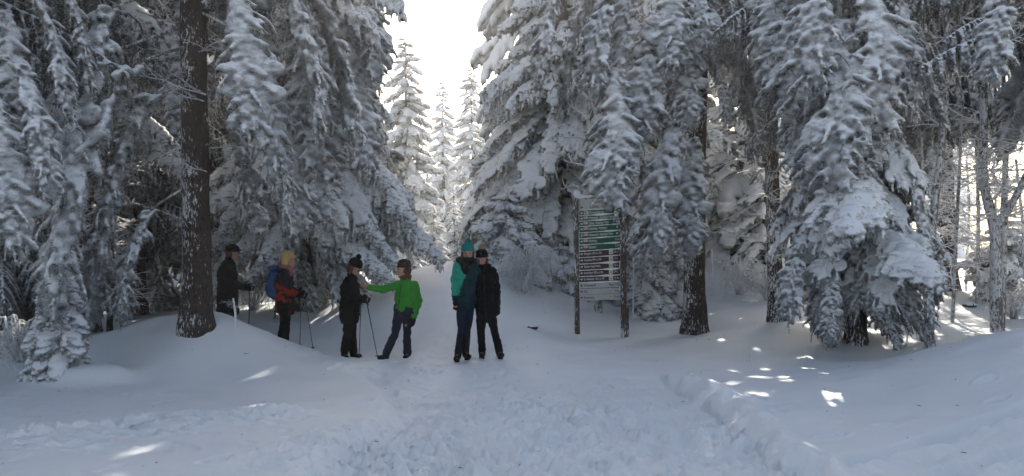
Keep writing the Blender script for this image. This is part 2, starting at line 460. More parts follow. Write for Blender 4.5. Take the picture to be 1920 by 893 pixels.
def build_ground():
    ang = np.concatenate([np.linspace(-180, -60, 25)[:-1], np.linspace(-60, -36, 40)[:-1], np.linspace(-36, 36, 620), np.linspace(36, 60, 40)[1:], np.linspace(60, 180, 25)[1:-1]])
    rad = [0.6, 1.2, 2.0, 2.8, 3.6, 4.4]
    r_ = 4.9
    while r_ < 14.5: rad.append(r_); r_ += 0.0105 * (r_ / 5.5) ** 1.15 * 1.5
    while r_ < 30: rad.append(r_); r_ *= 1.011
    while r_ < 600: rad.append(r_); r_ *= 1.12
    rad = np.array(rad)
    A, Rd = np.meshgrid(np.radians(ang), rad)
    x = (np.sin(A) * Rd).ravel(); y = (np.cos(A) * Rd).ravel()
    far = np.hypot(x, y) > 160
    z = np.where(far, 0.0, macro(np.clip(x, -200, 200), np.clip(y, -200, 200)) * (1 - sstep(90, 160, np.hypot(x, y)))) + micro(x, y) * (1 - sstep(40, 60, np.hypot(x, y)))
    # snow heaped round the trunks' feet and a drift texture
    z = stamp_all(x, y, z)
    n, k = len(rad), len(ang)
    v = np.stack([x, y, z], 1)
    v = np.vstack([v, [[0, 0, 0.0]]])
    i, j = np.meshgrid(np.arange(n - 1), np.arange(k), indexing='ij')
    a = (i * k + j).ravel(); b = (i * k + (j + 1) % k).ravel()
    q = np.stack([a, a + k, b + k, b], 1)
    me = bpy.data.meshes.new("snow_ground")
    tri = np.array([(n * k, jj, (jj + 1) % k) for jj in range(k)])
    me.vertices.add(len(v)); me.vertices.foreach_set('co', v.astype(np.float32).ravel())
    nl = q.size + tri.size
    me.loops.add(nl); me.loops.foreach_set('vertex_index', np.concatenate([q.ravel(), tri.ravel()]).astype(np.int32))
    npoly = len(q) + len(tri)
    me.polygons.add(npoly)
    me.polygons.foreach_set('loop_start', np.concatenate([np.arange(len(q)) * 4, q.size + np.arange(len(tri)) * 3]).astype(np.int32))
    me.update(calc_edges=True); me.validate()
    if sum(me.polygons[0].normal[2:]) < 0: me.flip_normals()
    me.polygons.foreach_set('use_smooth', [True] * len(me.polygons))
    me.materials.append(M['snow'])
    o = link("snow_ground", me)
    tag(o, "snow covered ground with a trodden track", kind='structure')
build_ground()

# ------------------------------------------------------------------ spruce branch prototypes
def droop_axis(L, n, e0, e1, pw=1.0, wob=0.05, rr=random):
    """curve starting at elevation e0 and bending to e1 (radians); runs along +X"""
    ds = L / (n - 1); p = np.zeros((n, 3)); yaw = 0
    for i in range(1, n):
        t = i / (n - 1); e = e0 + (e1 - e0) * t ** pw
        yaw += rr.uniform(-wob, wob)
        p[i] = p[i - 1] + ds * np.array([cos(e) * cos(yaw), cos(e) * sin(yaw), sin(e)])
    return p

def finish_branch(me, name, mats, spikes, seed, L):
    co = get_co(me)
    nrm = np.empty(len(me.vertices) * 3, np.float32); me.vertices.foreach_get('normal', nrm); nrm = nrm.reshape(-1, 3)
    d = 0.009 * fbm(co[:, 0] * 12, co[:, 1] * 12, co[:, 2] * 12, 3)
    co = co + nrm * d[:, None]
    set_co(me, co)
    if spikes:
        # fringe of rimed needles on flanks and underside
        r2 = np.random.default_rng(seed)
        idx = r2.choice(np.where(nrm[:, 2] < 0.45)[0], spikes)
        b = co[idx]; nn = nrm[idx].astype(float)
        L3 = r2.uniform(0.02, 0.055, (spikes, 1))
        d = nn + np.array([0, 0, -0.7]) + r2.normal(0, 0.35, (spikes, 3)); d /= np.linalg.norm(d, axis=1)[:, None]
        s1 = np.cross(d, r2.normal(0, 1, (spikes, 3))); s1 /= np.linalg.norm(s1, axis=1)[:, None]; s2 = np.cross(d, s1)
        r = r2.uniform(0.004, 0.008, (spikes, 1))
        v = np.stack([b + s1 * r, b - 0.5 * s1 * r + 0.87 * s2 * r, b - 0.5 * s1 * r - 0.87 * s2 * r, b + d * L3], 1).reshape(-1, 3)
        # append
        n0 = len(co)
        nv = len(v); tri = np.array([[0, 1, 3], [1, 2, 3], [2, 0, 3]])
        tf = (np.arange(spikes)[:, None, None] * 4 + tri[None] + n0).reshape(-1, 3)
        fl = np.empty(len(me.loops), np.int32); me.loops.foreach_get('vertex_index', fl)
        ls = np.empty(len(me.polygons), np.int32); me.polygons.foreach_get('loop_start', ls)
        me2 = bpy.data.meshes.new(name)
        me2.vertices.add(n0 + nv); me2.vertices.foreach_set('co', np.vstack([co, v]).astype(np.float32).ravel())
        me2.loops.add(len(fl) + tf.size); me2.loops.foreach_set('vertex_index', np.concatenate([fl, tf.ravel()]).astype(np.int32))
        me2.polygons.add(len(ls) + len(tf)); me2.polygons.foreach_set('loop_start', np.concatenate([ls, len(fl) + np.arange(len(tf)) * 3]).astype(np.int32))
        me2.update(calc_edges=True)
        for m_ in (mats or [M['frost']]): me2.materials.append(m_)
        me2.materials.append(M['needle'])
        mi = np.zeros(len(me2.polygons), np.int32); mi[len(ls):] = len(mats or [1])
        me2.polygons.foreach_set('material_index', mi)
        me2.polygons.foreach_set('use_smooth', [True] * len(me2.polygons))
        bpy.data.meshes.remove(me)
        me = me2; me.name = name
    me['L'] = L
    return me

def make_branch(name, L, W, e0, e1, pw=0.8, hang=0.5, sec_gap=0.075, sec_r=0.034, drop=(0.06, 0.2), snow=1.0, voxel=0.022, mats=None, seed=1, spikes=2500, start=0.12, drop_gap=0.07, drop_p=0.9, deci=None, axis_r=0.05):
    rr = random.Random(seed)
    g = Geo()
    n = max(8, int(L / 0.12))
    ax = droop_axis(L, n, e0, e1, pw, 0.05, rr)
    t = np.linspace(0, 1, n)
    tube(g, ax, axis_r * (1 - 0.75 * t) * (0.6 + 0.4 * snow), 7)
    T = np.gradient(ax, axis=0); T /= np.linalg.norm(T, axis=1)[:, None]
    def lump(c, r, fl=0.55):
        ellipsoid(g, c + np.array([0, 0, r * 0.35]), (r, r * rr.uniform(.8, 1.1), r * fl), seg=8, rings=6)
    s = start * L
    while s < L:
        f = s / L; i = min(n - 1, int(f * (n - 1)))
        p0 = ax[i]; tt = T[i]
        side0 = np.cross(tt, [0, 0, 1.0]); ln = np.linalg.norm(side0)
        side0 = side0 / ln if ln > 0.25 else np.array([0, 1.0, 0])
        prof = min(1, (f - start * 0.5) / 0.22) * (1 - f) ** 0.62 + 0.10
        for sd in (-1, 1):
            if rr.random() < 0.08: continue
            l2 = W * prof * rr.uniform(0.65, 1.2)
            if l2 < 0.06: continue
            m = max(4, int(l2 / 0.07) + 2)
            # out of the axis plane a little, so the drape has body
            dirn = tt * rr.uniform(0.55, 0.95) + side0 * sd * rr.uniform(0.65, 1.0) + np.array([rr.uniform(-.2, .2), rr.uniform(-.2, .2), rr.uniform(-0.1, .15)])
            dirn /= np.linalg.norm(dirn)
            q = np.zeros((m, 3)); q[0] = p0
            for j in range(1, m):
                u = j / (m - 1)
                d = dirn + np.array([rr.uniform(-.12, .12), rr.uniform(-.12, .12), -hang * 2.2 * u])
                d /= np.linalg.norm(d); q[j] = q[j - 1] + d * l2 / (m - 1)
            u = np.linspace(0, 1, m)
            r2 = sec_r * (1.15 - 0.55 * u) * np.array([rr.uniform(.75, 1.25) for _ in range(m)]) * (0.55 + 0.45 * snow)
            tube(g, q, r2, 6)
            # snow pillow along the twig
            if snow > 0.3:
                for j in range(m):
                    if rr.random() < 0.55 * snow:
                        lump(q[j], r2[j] * rr.uniform(1.25, 2.0))
            # hanging and sideways twiglets
            c = drop_gap * 0.7
            while c < l2:
                j = min(m - 2, int(c / l2 * (m - 1))); fr = c / l2 * (m - 1) - j
                b = q[j] * (1 - fr) + q[j + 1] * fr
                for sg in (-1, 1):
                    if rr.random() > drop_p * 0.6: continue
                    l3 = rr.uniform(*drop) * (1.1 - 0.5 * c / l2)
                    td = q[j + 1] - q[j]; td /= np.linalg.norm(td)
                    sv = np.cross(td, [0, 0, 1.0]); sv /= np.linalg.norm(sv) + 1e-6
                    d = td * 0.45 + sv * sg * rr.uniform(.2, .8) + np.array([0, 0, -hang * rr.uniform(.8, 2.2)])
                    d /= np.linalg.norm(d)
                    e = b + d * l3; mid = b + d * l3 * 0.5 + np.array([0, 0, -0.12 * l3]); e[2] -= 0.3 * l3 * hang
                    r3 = rr.uniform(0.012, 0.019) * (0.75 + 0.25 * snow)
                    tube(g, [b, mid, e], [r3 * 1.1, r3 * 1.25, r3 * 0.8], 5)
                c += drop_gap
        if snow > 0.3 and rr.random() < 0.8 * snow:
            lump(p0, rr.uniform(0.05, 0.085) * (1.2 - 0.7 * f), 0.7)
        s += sec_gap * rr.uniform(.8, 1.25)
    me = remesh(g, name, voxel, mats or [M['frost']], 1, deci)
    return finish_branch(me, name, mats or [M['frost']], spikes, seed, L)


def make_cascade(name, L, W, e0, e1, pw, seed, tier=0.24, voxel=0.022, fr=0.029, spikes=2600, fingers=9, fl=(0.28, 0.6), snow=1.0, mats=None, apex=0.12, grav=1.0):
    """hanging bough: overlapping fans of snow caked twigs, each with a pillow on its shoulder and fingers below"""
    rr = random.Random(seed); g = Geo()
    n = max(10, int(L / 0.1)); ax = droop_axis(L, n, e0, e1, pw, 0.06, rr)
    T = np.gradient(ax, axis=0); T /= np.linalg.norm(T, axis=1)[:, None]
    t = np.linspace(0, 1, n); tube(g, ax, 0.045 * (1 - 0.6 * t), 7)
    side = np.array([0, 1.0, 0])
    s = 0.04 * L
    while s < L * 0.97:
        f = s / L; i = min(n - 1, int(f * (n - 1))); p0 = ax[i]; tt = T[i]
        front = np.cross(side, tt); front /= np.linalg.norm(front)
        if front[2] < 0 and abs(front[2]) > .5: front = -front
        if front[0] < 0: front = -front
        wid = W * (apex + (1 - apex) * min(1, f / 0.62) ** 0.8) * (1 - 0.55 * max(0, (f - .75) / .25))
        off = np.array([0, rr.gauss(0, .10) * wid, 0])
        nf = max(3, int(fingers * (0.45 + 0.55 * wid / W)))
        for k in range(nf):
            a = (k + rr.uniform(-.4, .4)) / max(1, nf - 1) * 2 - 1
            l2 = (rr.uniform(*fl)) * (0.55 + 0.6 * wid / W) * (1.1 - 0.25 * abs(a))
            th = a * R(72)
            d = tt * cos(th) + side * sin(th) * (0.9 * wid / 0.5) + front * rr.uniform(0.0, 0.55) - np.array([1, 0, 0]) * (0.35 if k % 3 == 2 else 0)
            d /= np.linalg.norm(d)
            m = max(5, int(l2 / 0.06)); q = [p0 + off * 1.0]
            dd = d.copy()
            for j in range(1, m):
                dd = dd + np.array([rr.gauss(0, .09), rr.gauss(0, .09), -0.30 * grav * (j / m)]); dd /= np.linalg.norm(dd)
                q.append(q[-1] + dd * l2 / (m - 1))
            q = np.array(q); u = np.linspace(0, 1, m)
            r2 = fr * (1.25 - 0.55 * u) * np.array([rr.uniform(.7, 1.35) for _ in range(m)])
            tube(g, q, r2, 6)
            # finger tips and side drips
            for c in range(int(l2 / 0.075)):
                j = rr.randrange(1, m); l3 = rr.uniform(.05, .17)
                e = np.array([rr.gauss(0, .35), rr.gauss(0, .5), -1.0]) + dd * .5; e /= np.linalg.norm(e)
                r3 = fr * rr.uniform(.42, .7)
                tube(g, [q[j], q[j] + e * l3 * .5, q[j] + e * l3 + np.array([0, 0, -.02])], [r3 * 1.2, r3, r3 * .65], 5)
            if snow > 0 and rr.random() < .75 * snow:   # snow lying along the upper half of the finger
                j = rr.randrange(0, max(1, m // 2)); k2 = min(m - 1, j + rr.randrange(2, 5))
                tube(g, q[j:k2 + 1] + front * fr * .6 + np.array([0, 0, fr * .5]), r2[j:k2 + 1] * rr.uniform(1.3, 1.9), 8)
        if snow > 0:
            for _ in range(rr.choice((1, 2, 2, 3))):
                if rr.random() > snow: continue
                w2 = wid * rr.uniform(.13, .30) + .03
                lat = rr.uniform(-.62, .62) * wid
                c = p0 + off + tt * rr.uniform(.02, .22) + front * (0.05 - .05 * abs(lat) / (wid + .01)) + side * lat
                tv = tt + side * (lat / (wid + .05)) * .7; tv /= np.linalg.norm(tv); fv = front; sv = np.cross(tv, fv); sv /= np.linalg.norm(sv)
                ellipsoid(g, c, (0.035 + .035 * rr.random(), w2, 0.11 + 0.15 * rr.random()), np.stack([fv, sv, tv], 1), 12, 8)
        s += tier * rr.uniform(.7, 1.25)
    me = remesh(g, name, voxel, mats or [M['frost']], 2)
    return finish_branch(me, name, mats or [M['frost']], spikes, seed, L)

B = {}
# arching branches, seen from the side a snow ridge with a comb below
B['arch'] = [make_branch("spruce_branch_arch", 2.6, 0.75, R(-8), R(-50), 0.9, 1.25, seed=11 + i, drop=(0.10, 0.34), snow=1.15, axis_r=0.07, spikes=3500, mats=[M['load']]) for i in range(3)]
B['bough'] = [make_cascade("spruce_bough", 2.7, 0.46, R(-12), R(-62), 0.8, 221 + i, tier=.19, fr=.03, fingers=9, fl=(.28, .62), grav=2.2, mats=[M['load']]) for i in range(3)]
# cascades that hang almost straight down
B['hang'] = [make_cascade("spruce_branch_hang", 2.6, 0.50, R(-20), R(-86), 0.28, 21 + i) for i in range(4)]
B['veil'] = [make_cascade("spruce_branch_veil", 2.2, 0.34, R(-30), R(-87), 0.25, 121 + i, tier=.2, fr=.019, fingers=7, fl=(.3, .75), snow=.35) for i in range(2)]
# thinly rimed curtains, tone also lowered to imitate shade inside the trees
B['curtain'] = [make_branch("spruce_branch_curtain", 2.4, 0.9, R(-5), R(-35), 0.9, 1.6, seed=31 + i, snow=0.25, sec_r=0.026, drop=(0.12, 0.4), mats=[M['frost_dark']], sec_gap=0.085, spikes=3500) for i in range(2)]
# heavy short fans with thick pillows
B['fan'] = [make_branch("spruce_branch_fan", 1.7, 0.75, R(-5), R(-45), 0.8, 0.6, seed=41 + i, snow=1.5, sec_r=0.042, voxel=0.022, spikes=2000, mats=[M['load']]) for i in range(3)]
# sparse dead limbs crusted with hoar
def make_dead(name, L, seed, sub=3, r0=0.014, gap=0.16, mats=None, droop=-0.15, spread=0.5):
    rr = random.Random(seed); g = Geo()
    def grow(p, d, l, r, lev):
        m = max(4, int(l / 0.09)); q = [np.array(p, float)]; dd = np.array(d, float)
        for j in range(1, m):
            dd = dd + np.array([rr.gauss(0, .10), rr.gauss(0, .10), rr.gauss(0, .09) + droop * 0.12]); dd /= np.linalg.norm(dd)
            q.append(q[-1] + dd * l / (m - 1))
        rad = [max(0.0055, r * (1 - 0.6 * j / (m - 1)) * rr.uniform(.85, 1.25)) for j in range(m)]
        tube(g, q, rad, 5, cap=False)
        if lev > 0:
            s = gap * rr.uniform(.5, 1.0)
            while s < l * 0.97:
                j = min(m - 2, int(s / l * (m - 1)))
                t = q[j + 1] - q[j]; t /= np.linalg.norm(t)
                a = np.cross(t, [rr.gauss(0, .35), rr.gauss(0, .35), 1.0]); a /= np.linalg.norm(a) + 1e-6
                nd = t * rr.uniform(.5, .9) + a * rr.choice((-1, 1)) * rr.uniform(.6, 1.0) + np.array([0, 0, rr.uniform(-.35, .25)])
                nd /= np.linalg.norm(nd)
                grow(q[j], nd, l * spread * (1.15 - s / l) * rr.uniform(.5, 1.1), r * 0.62, lev - 1)
                s += gap * rr.uniform(.6, 1.5) * (1.0 if lev > 1 else 0.8)
    grow((0, 0, 0), (1, 0, 0.05), L, r0, sub)
    me = g.mesh(name, mats or [M['hoar']]); me['L'] = L
    return me
B['dead'] = [make_dead("dead_limb", 1.6, 51 + i, 2) for i in range(4)]
# small whole branch for saplings
B['small'] = [make_branch("sapling_branch", 0.75, 0.38, R(-5), R(-50), 0.8, 0.6, seed=61 + i, snow=1.5, sec_r=0.034, voxel=0.016, sec_gap=0.07, drop=(0.04, 0.1), spikes=900, axis_r=0.035, mats=[M['load']]) for i in range(2)]
print("branch tris", {k: [len(m.polygons) for m in v] for k, v in B.items()})

# ------------------------------------------------------------------ trees
def trunk_mesh(name, H, r0, mat, lean=(0, 0), bend=0.05, seg=22, dz=0.06, seed=0, top=0.12, flare=0.35, rough=0.06, zlo=-0.4):
    rr = random.Random(seed)
    n = max(6, int((H - zlo) / dz))
    z = np.linspace(zlo, H, n)
    t = np.clip(z / H, 0, 1)
    r = r0 * ((1 - t) * (1 - top) + top) * (1 + flare * np.exp(-np.maximum(z, 0) / (1.6 * r0)))
    ph = rr.uniform(0, 9)
    cx = lean[0] * z + bend * np.sin(z * 0.6 + ph) - bend * sin(ph); cy = lean[1] * z + bend * np.cos(z * 0.5 + ph) - bend * cos(ph)
    th = np.arange(seg) * 2 * pi / seg
    Z, TH = np.meshgrid(z, th, indexing='ij')
    ca, sa = np.cos(TH), np.sin(TH)
    d = 1 + rough * fbm(ca * 5 + 3 * seed, sa * 5, Z * 2.2, 4) + 0.12 * flare * np.exp(-np.maximum(Z, 0) / (2 * r0)) * np.sin(TH * 5 + ph) * 2
    Rr = r[:, None] * d
    v = np.stack([cx[:, None] + Rr * ca, cy[:, None] + Rr * sa, Z], -1).reshape(-1, 3)
    g = Geo(); g.add(v, tube_faces(n, seg))
    def at(zz): return Vector((float(np.interp(zz, z, cx)), float(np.interp(zz, z, cy)), zz)), float(np.interp(zz, z, r))
    return g.mesh(name, [mat]), at

def branch(root, fam, loc, az, scale, pitch=0.0, roll=0.0, name="branch", idx=None):
    me = B[fam][idx if idx is not None else random.randrange(len(B[fam]))]
    o = link(name, me, root, loc)
    o.rotation_euler = Euler((roll, -pitch, az), 'XYZ')
    s = scale
    o.scale = (s, s * random.uniform(.9, 1.1) * random.choice((-1, 1)), s * random.uniform(.92, 1.08))
    return o

def limb(root, a, b, r, sag=0.15, mat='bark_frost'):
    a, b = np.array(a, float), np.array(b, float)
    t = np.linspace(0, 1, 9)[:, None]
    q = a * (1 - t) + b * t; q[:, 2] += sag * 4 * (t * (1 - t))[:, 0]
    g = Geo(); tube(g, q, np.linspace(r, r * 0.45, 9), 7)
    return link("limb", g.mesh("limb", [M[mat]]), root)

def spruce(label, x, y, H, r0, zones, group=None, z0=None, lean=(0, 0), bark='bark', seed=0, cat='tree', detail=True, name='spruce_tree', flare=0.35, keep=None):
    """zones: (z_lo, z_hi, dz, n per whorl, length lo, length hi, families, pitch)"""
    random.seed(seed * 101 + 5)
    z0 = hgt(x, y) if z0 is None else z0
    root = empty(name, (x, y, z0), 0)
    tag(root, label, cat, group)
    tm, at = trunk_mesh("spruce_trunk", H, r0, M[bark], lean, seed=seed, seg=22 if detail else 9, dz=0.06 if detail else 0.5, flare=flare)
    link("trunk", tm, root)
    for (zl, zh, dz, nw, l0, l1, fams, pitch) in zones:
        z = zl; ph = random.uniform(0, 6.3)
        while z < zh:
            u = (z - zl) / max(1e-6, zh - zl); Lb = l0 + (l1 - l0) * u
            p, r = at(z)
            for k in range(nw):
                az = ph + k * 2 * pi / nw + random.gauss(0, .25)
                if keep and not keep(az % (2 * pi), z): continue
                zz = z + random.uniform(-.5, .5) * dz
                p2, r2 = at(zz)
                fam = random.choice(fams)
                sc = Lb * random.uniform(.78, 1.15) / B[fam][0]['L']
                branch(root, fam, p2 + Vector((cos(az) * r2 * 0.6, sin(az) * r2 * 0.6, 0)), az, sc, pitch + random.gauss(0, .12), random.gauss(0, .12))
            ph += 2.4; z += dz * random.uniform(.85, 1.15)
    return root, at

# far trees share three whole crowns (each tree keeps its own trunk and crown objects)
def crown_mesh(name, H, Rb, seed, fam_mix, zl=0.4, dens=1.0):
    """joined low detail crown from coarse branches"""
    rr = random.Random(seed)
    parts = []
    src = []
    for i, fam in enumerate(fam_mix):
        src.append(make_branch("coarse", 2.6, 0.85, R(-5), R(-50) if fam == 'arch' else R(-60), 0.8, 0.7, sec_gap=0.17, sec_r=0.065, drop=(0.15, 0.35), drop_gap=0.16, snow=1.2, voxel=0.075, seed=seed * 7 + i, spikes=0, axis_r=0.07))
    V, F, n = [], [], 0
    z = zl
    ph = 0
    while z < H - 0.15:
        u = (z - zl) / (H - zl)
        Lb = Rb * (1 - u) ** 0.85 + 0.12
        nw = max(4, int(6 * dens * (1 - 0.3 * u)))
        for k in range(nw):
            me = rr.choice(src)
            az = ph + k * 2 * pi / nw + rr.gauss(0, .3)
            s = Lb * rr.uniform(.75, 1.2) / 2.6
            co = get_co(me) * np.array([s, s * rr.choice((-1, 1)) * min(1.5, 1 + 0.3 * u), s])
            mt = np.array(Euler((rr.gauss(0, .15), -(-0.15 + 0.45 * u + rr.gauss(0, .12)), az), 'XYZ').to_matrix())
            co = co @ mt.T + np.array([0, 0, z + rr.uniform(-.15, .15)])
            fl = np.empty(len(me.loops), np.int32); me.loops.foreach_get('vertex_index', fl)
            V.append(co); F.append(fl.reshape(-1, 4) + n if len(fl) == 4 * len(me.polygons) else None); n += len(co)
        ph += 2.4
        z += (0.34 + 0.12 * (1 - u)) / dens
    # spire
    v = np.concatenate(V); f = np.concatenate([q for q in F if q is not None])
    out = bpy.data.meshes.new(name)
    out.vertices.add(len(v)); out.vertices.foreach_set('co', v.astype(np.float32).ravel())
    out.loops.add(f.size); out.loops.foreach_set('vertex_index', f.astype(np.int32).ravel())
    out.polygons.add(len(f)); out.polygons.foreach_set('loop_start', (np.arange(len(f)) * 4).astype(np.int32))
    out.update(calc_edges=True)
    out.polygons.foreach_set('use_smooth', [True] * len(out.polygons))
    out.materials.append(M['load'])
    print(name, len(f))
    for s_ in src: bpy.data.meshes.remove(s_)
    return out
CROWN = [crown_mesh("spruce_crown_a", 10, 2.4, 71, ['arch', 'hang', 'arch']), crown_mesh("spruce_crown_b", 10, 1.9, 72, ['arch', 'hang']), crown_mesh("spruce_crown_c", 10, 2.9, 73, ['hang', 'arch'], dens=0.85)]
TRUNK_FAR = trunk_mesh("far_trunk", 10, 0.17, M['bark_dark'], seg=9, dz=0.5, top=0.05)[0]
def far_tree(label, px, Y, top_py=None, H=None, k=0, wide=1.0, group=None, z0=None, rot=None, name="spruce_tree", X=None):
    x = (px - 960) / FPX * Y if X is None else X
    z0 = hgt(x, Y) - 0.1 if z0 is None else z0
    if H is None: H = EYE + (HOR - top_py) / FPX * Y - z0
    root = empty(name, (x, Y, z0)); tag(root, label, 'tree', group)
    s = H / 10
    rz = random.uniform(0, 6.3) if rot is None else rot
    link("trunk", TRUNK_FAR, root, rot=(0, 0, rz), scale=(s, s, s))
    link("crown", CROWN[k], root, rot=(0, 0, rz), scale=(s * wide, s * wide, s))
    return root

# ------------------------------------------------------------------ near trees
B['hoar'] = [make_dead("hoar_limb", 2.0, 81 + i, 3, 0.022, 0.17, droop=0.0, spread=0.5) for i in range(3)]

def drape(root, at, px, py, Y, length, fam='hang', az=None, idx=None, limb_r=0.026, wide=1.25, pitch=0.0, roll=0.0):
    """a hanging branch whose shoulder is where the photo shows it, carried by a limb from the trunk"""
    p = P(px, py, Y)
    loc = p - root.location
    me = B[fam][idx if idx is not None else random.randrange(len(B[fam]))]
    s = length / me['L']
    t0, r0 = at(max(0.5, loc.z + 0.25 + 0.25 * min(2.5, math.hypot(loc.x, loc.y))))
    d = loc - t0
    if az is None: az = math.atan2(d.y, d.x) + random.gauss(0, .3)
    o = link("branch", me, root, loc, Euler((roll, -pitch, az), 'XYZ'), (s, s * wide * random.choice((-1, 1)), s))
    if d.length > 0.5:
        limb(root, t0, loc + Vector((cos(az), sin(az), -0.1)) * 0.12 * s, limb_r, 0.03)
    return o

def ground_pt(px, py, Y):
    p = P(px, py, Y); return p.x, p.y
HALF = pi
# -- the big trunk on the left mound
x, y = ground_pt(368, 622, 12.0)
t1, at1 = spruce("big spruce with thick dark frost flecked trunk on the left snow mound", x, y, 21, 0.205,
                 [(5.9, 19, 0.55, 5, 3.4, 1.2, ['hang', 'curtain', 'arch'], 0.1), (1.5, 5.2, 0.9, 2, 0.7, 1.2, ['dead'], 0.1)], seed=1, lean=(0.012, 0), flare=0.28, keep=lambda a, z: not (pi * 1.28 < a < pi * 1.72))
random.seed(11)
for a in [(215, 20, 11.2, 2.6), (262, 128, 11.0, 3.3), (218, 250, 11.4, 2.5), (300, 180, 11.6, 2.4), (178, 120, 11.8, 2.6), (290, 395, 11.7, 1.55), (240, 330, 11.9, 2.1), 
          (440, -50, 11.3, 2.3), (492, -90, 11.7, 2.5), (450, 70, 11.8, 2.1), (470, 190, 12.2, 1.75), (520, -60, 12.6, 2.4), (428, 240, 12.6, 1.7), (560, -40, 12.8, 2.6)]:
    drape(t1, at1, *a)
for (px, py, Y, s_, az) in [(386, 178, 11.7, .62, 3.35), (382, 190, 11.65, .42, 3.0), (388, 322, 11.75, .3, 3.2), (404, 300, 11.9, .28, -0.3)]:
    lm = link('dead_limb', B['hoar'][0], t1, P(px, py, Y) - t1.location, Euler((0.4, -.35, az)), s_)
# -- far left, trunk outside the frame, drapes reach in
x, y = ground_pt(-190, 700, 10.3)
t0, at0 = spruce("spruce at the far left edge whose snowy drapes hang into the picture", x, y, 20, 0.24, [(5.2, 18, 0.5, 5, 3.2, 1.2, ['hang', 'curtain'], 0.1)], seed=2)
for a in [(20, 120, 9.3, 1.55), (-30, 150, 9.2, 1.9), (40, -30, 9.8, 1.6), (90, -60, 10.3, 1.5), (0, 20, 9.8, 1.7), (60, 20, 11.0, 1.8)]:
    drape(t0, at0, *a)
# -- dark interior on the left
x, y = ground_pt(165, 625, 15.5)
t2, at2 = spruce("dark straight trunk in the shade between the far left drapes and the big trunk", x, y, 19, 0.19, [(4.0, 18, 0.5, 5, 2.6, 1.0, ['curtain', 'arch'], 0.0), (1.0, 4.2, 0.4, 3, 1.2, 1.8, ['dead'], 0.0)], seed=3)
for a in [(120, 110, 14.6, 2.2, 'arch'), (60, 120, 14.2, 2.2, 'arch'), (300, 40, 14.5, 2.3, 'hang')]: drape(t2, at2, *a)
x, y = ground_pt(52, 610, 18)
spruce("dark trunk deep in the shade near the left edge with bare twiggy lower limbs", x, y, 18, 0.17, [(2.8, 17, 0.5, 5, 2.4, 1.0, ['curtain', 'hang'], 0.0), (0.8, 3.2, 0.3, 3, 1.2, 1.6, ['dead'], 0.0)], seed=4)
x, y = ground_pt(205, 600, 14.2)
spruce("thin dead spruce pole with short bare frosted stubs left of the big trunk", x, y, 3.9, 0.055, [(0.5, 3.7, 0.16, 3, 0.75, 0.45, ['dead'], 0.1)], seed=5, flare=0.1)
x, y = ground_pt(120, 610, 15.0)
spruce("thin dead spruce pole further left behind the small drooping sapling", x, y, 3.3, 0.05, [(0.4, 3.1, 0.17, 3, 0.9, 0.5, ['dead'], 0.0)], seed=6, flare=0.1)
x, y = ground_pt(258, 600, 19)
spruce("shaded spruce behind the drapes left of the big trunk", x, y, 20, 0.2, [(2.0, 18, 0.45, 6, 2.8, 1.0, ['hang', 'curtain'], 0.0)], seed=7)
x, y = ground_pt(445, 590, 20)
spruce("shaded spruce behind the man in black, dark with bare lower limbs", x, y, 20, 0.2, [(2.6, 18, 0.45, 6, 2.6, 1.0, ['hang', 'curtain'], 0.0), (0.5, 2.5, 0.3, 4, 1.6, 1.8, ['dead'], 0.0)], seed=8)
x, y = ground_pt(2, 620, 14.6)
spruce("shaded spruce closing the forest at the left edge behind the nearest drapes", x, y, 13, 0.15, [(0.9, 12, 0.4, 7, 2.0, 0.8, ["hang", "curtain"], 0.0)], seed=18)
# -- the big dense spruce behind the walkers
x, y = ground_pt(572, 590, 17.6)
t3, at3 = spruce("huge dense spruce behind the walkers, its right side arching down in snow ridged boughs", x, y, 22, 0.26,
                 [(1.5, 3.2, 0.3, 9, 1.9, 2.7, ['hang', 'arch', 'arch'], 0.0), (3.2, 5.2, 0.3, 8, 2.8, 1.85, ['arch', 'bough', 'hang'], -0.05), (5.2, 6.7, 0.32, 8, 1.5, 1.4, ['arch', 'hang'], 0.05), (6.7, 8.4, 0.32, 8, 1.9, 1.9, ['arch', 'hang'], 0.05), (8.4, 19, 0.7, 4, 1.7, 0.5, ['arch', 'hang'], 0.0)], seed=9)
random.seed(12)
for a in [(600, -60, 15.0, 3.0), (560, 30, 14.9, 2.8), (640, 60, 15.1, 2.6), (600, 170, 15.0, 2.3), (545, 190, 14.8, 2.4), (672, -40, 15.6, 2.2), (650, -90, 15.0, 2.4)]:
    drape(t3, at3, *a, idx=random.randrange(4))
random.seed(31)
for a in [(600, 235, 16.6, 2.0), (640, 300, 16.7, 2.1), (668, 362, 16.9, 2.3), (600, 380, 16.4, 2.0), (560, 330, 16.0, 2.1), (640, 150, 16.8, 1.5), (615, 430, 16.3, 1.7)]:
    drape(t3, at3, *a, 'arch', az=random.uniform(-.35, .1), pitch=-.12, wide=1.0)
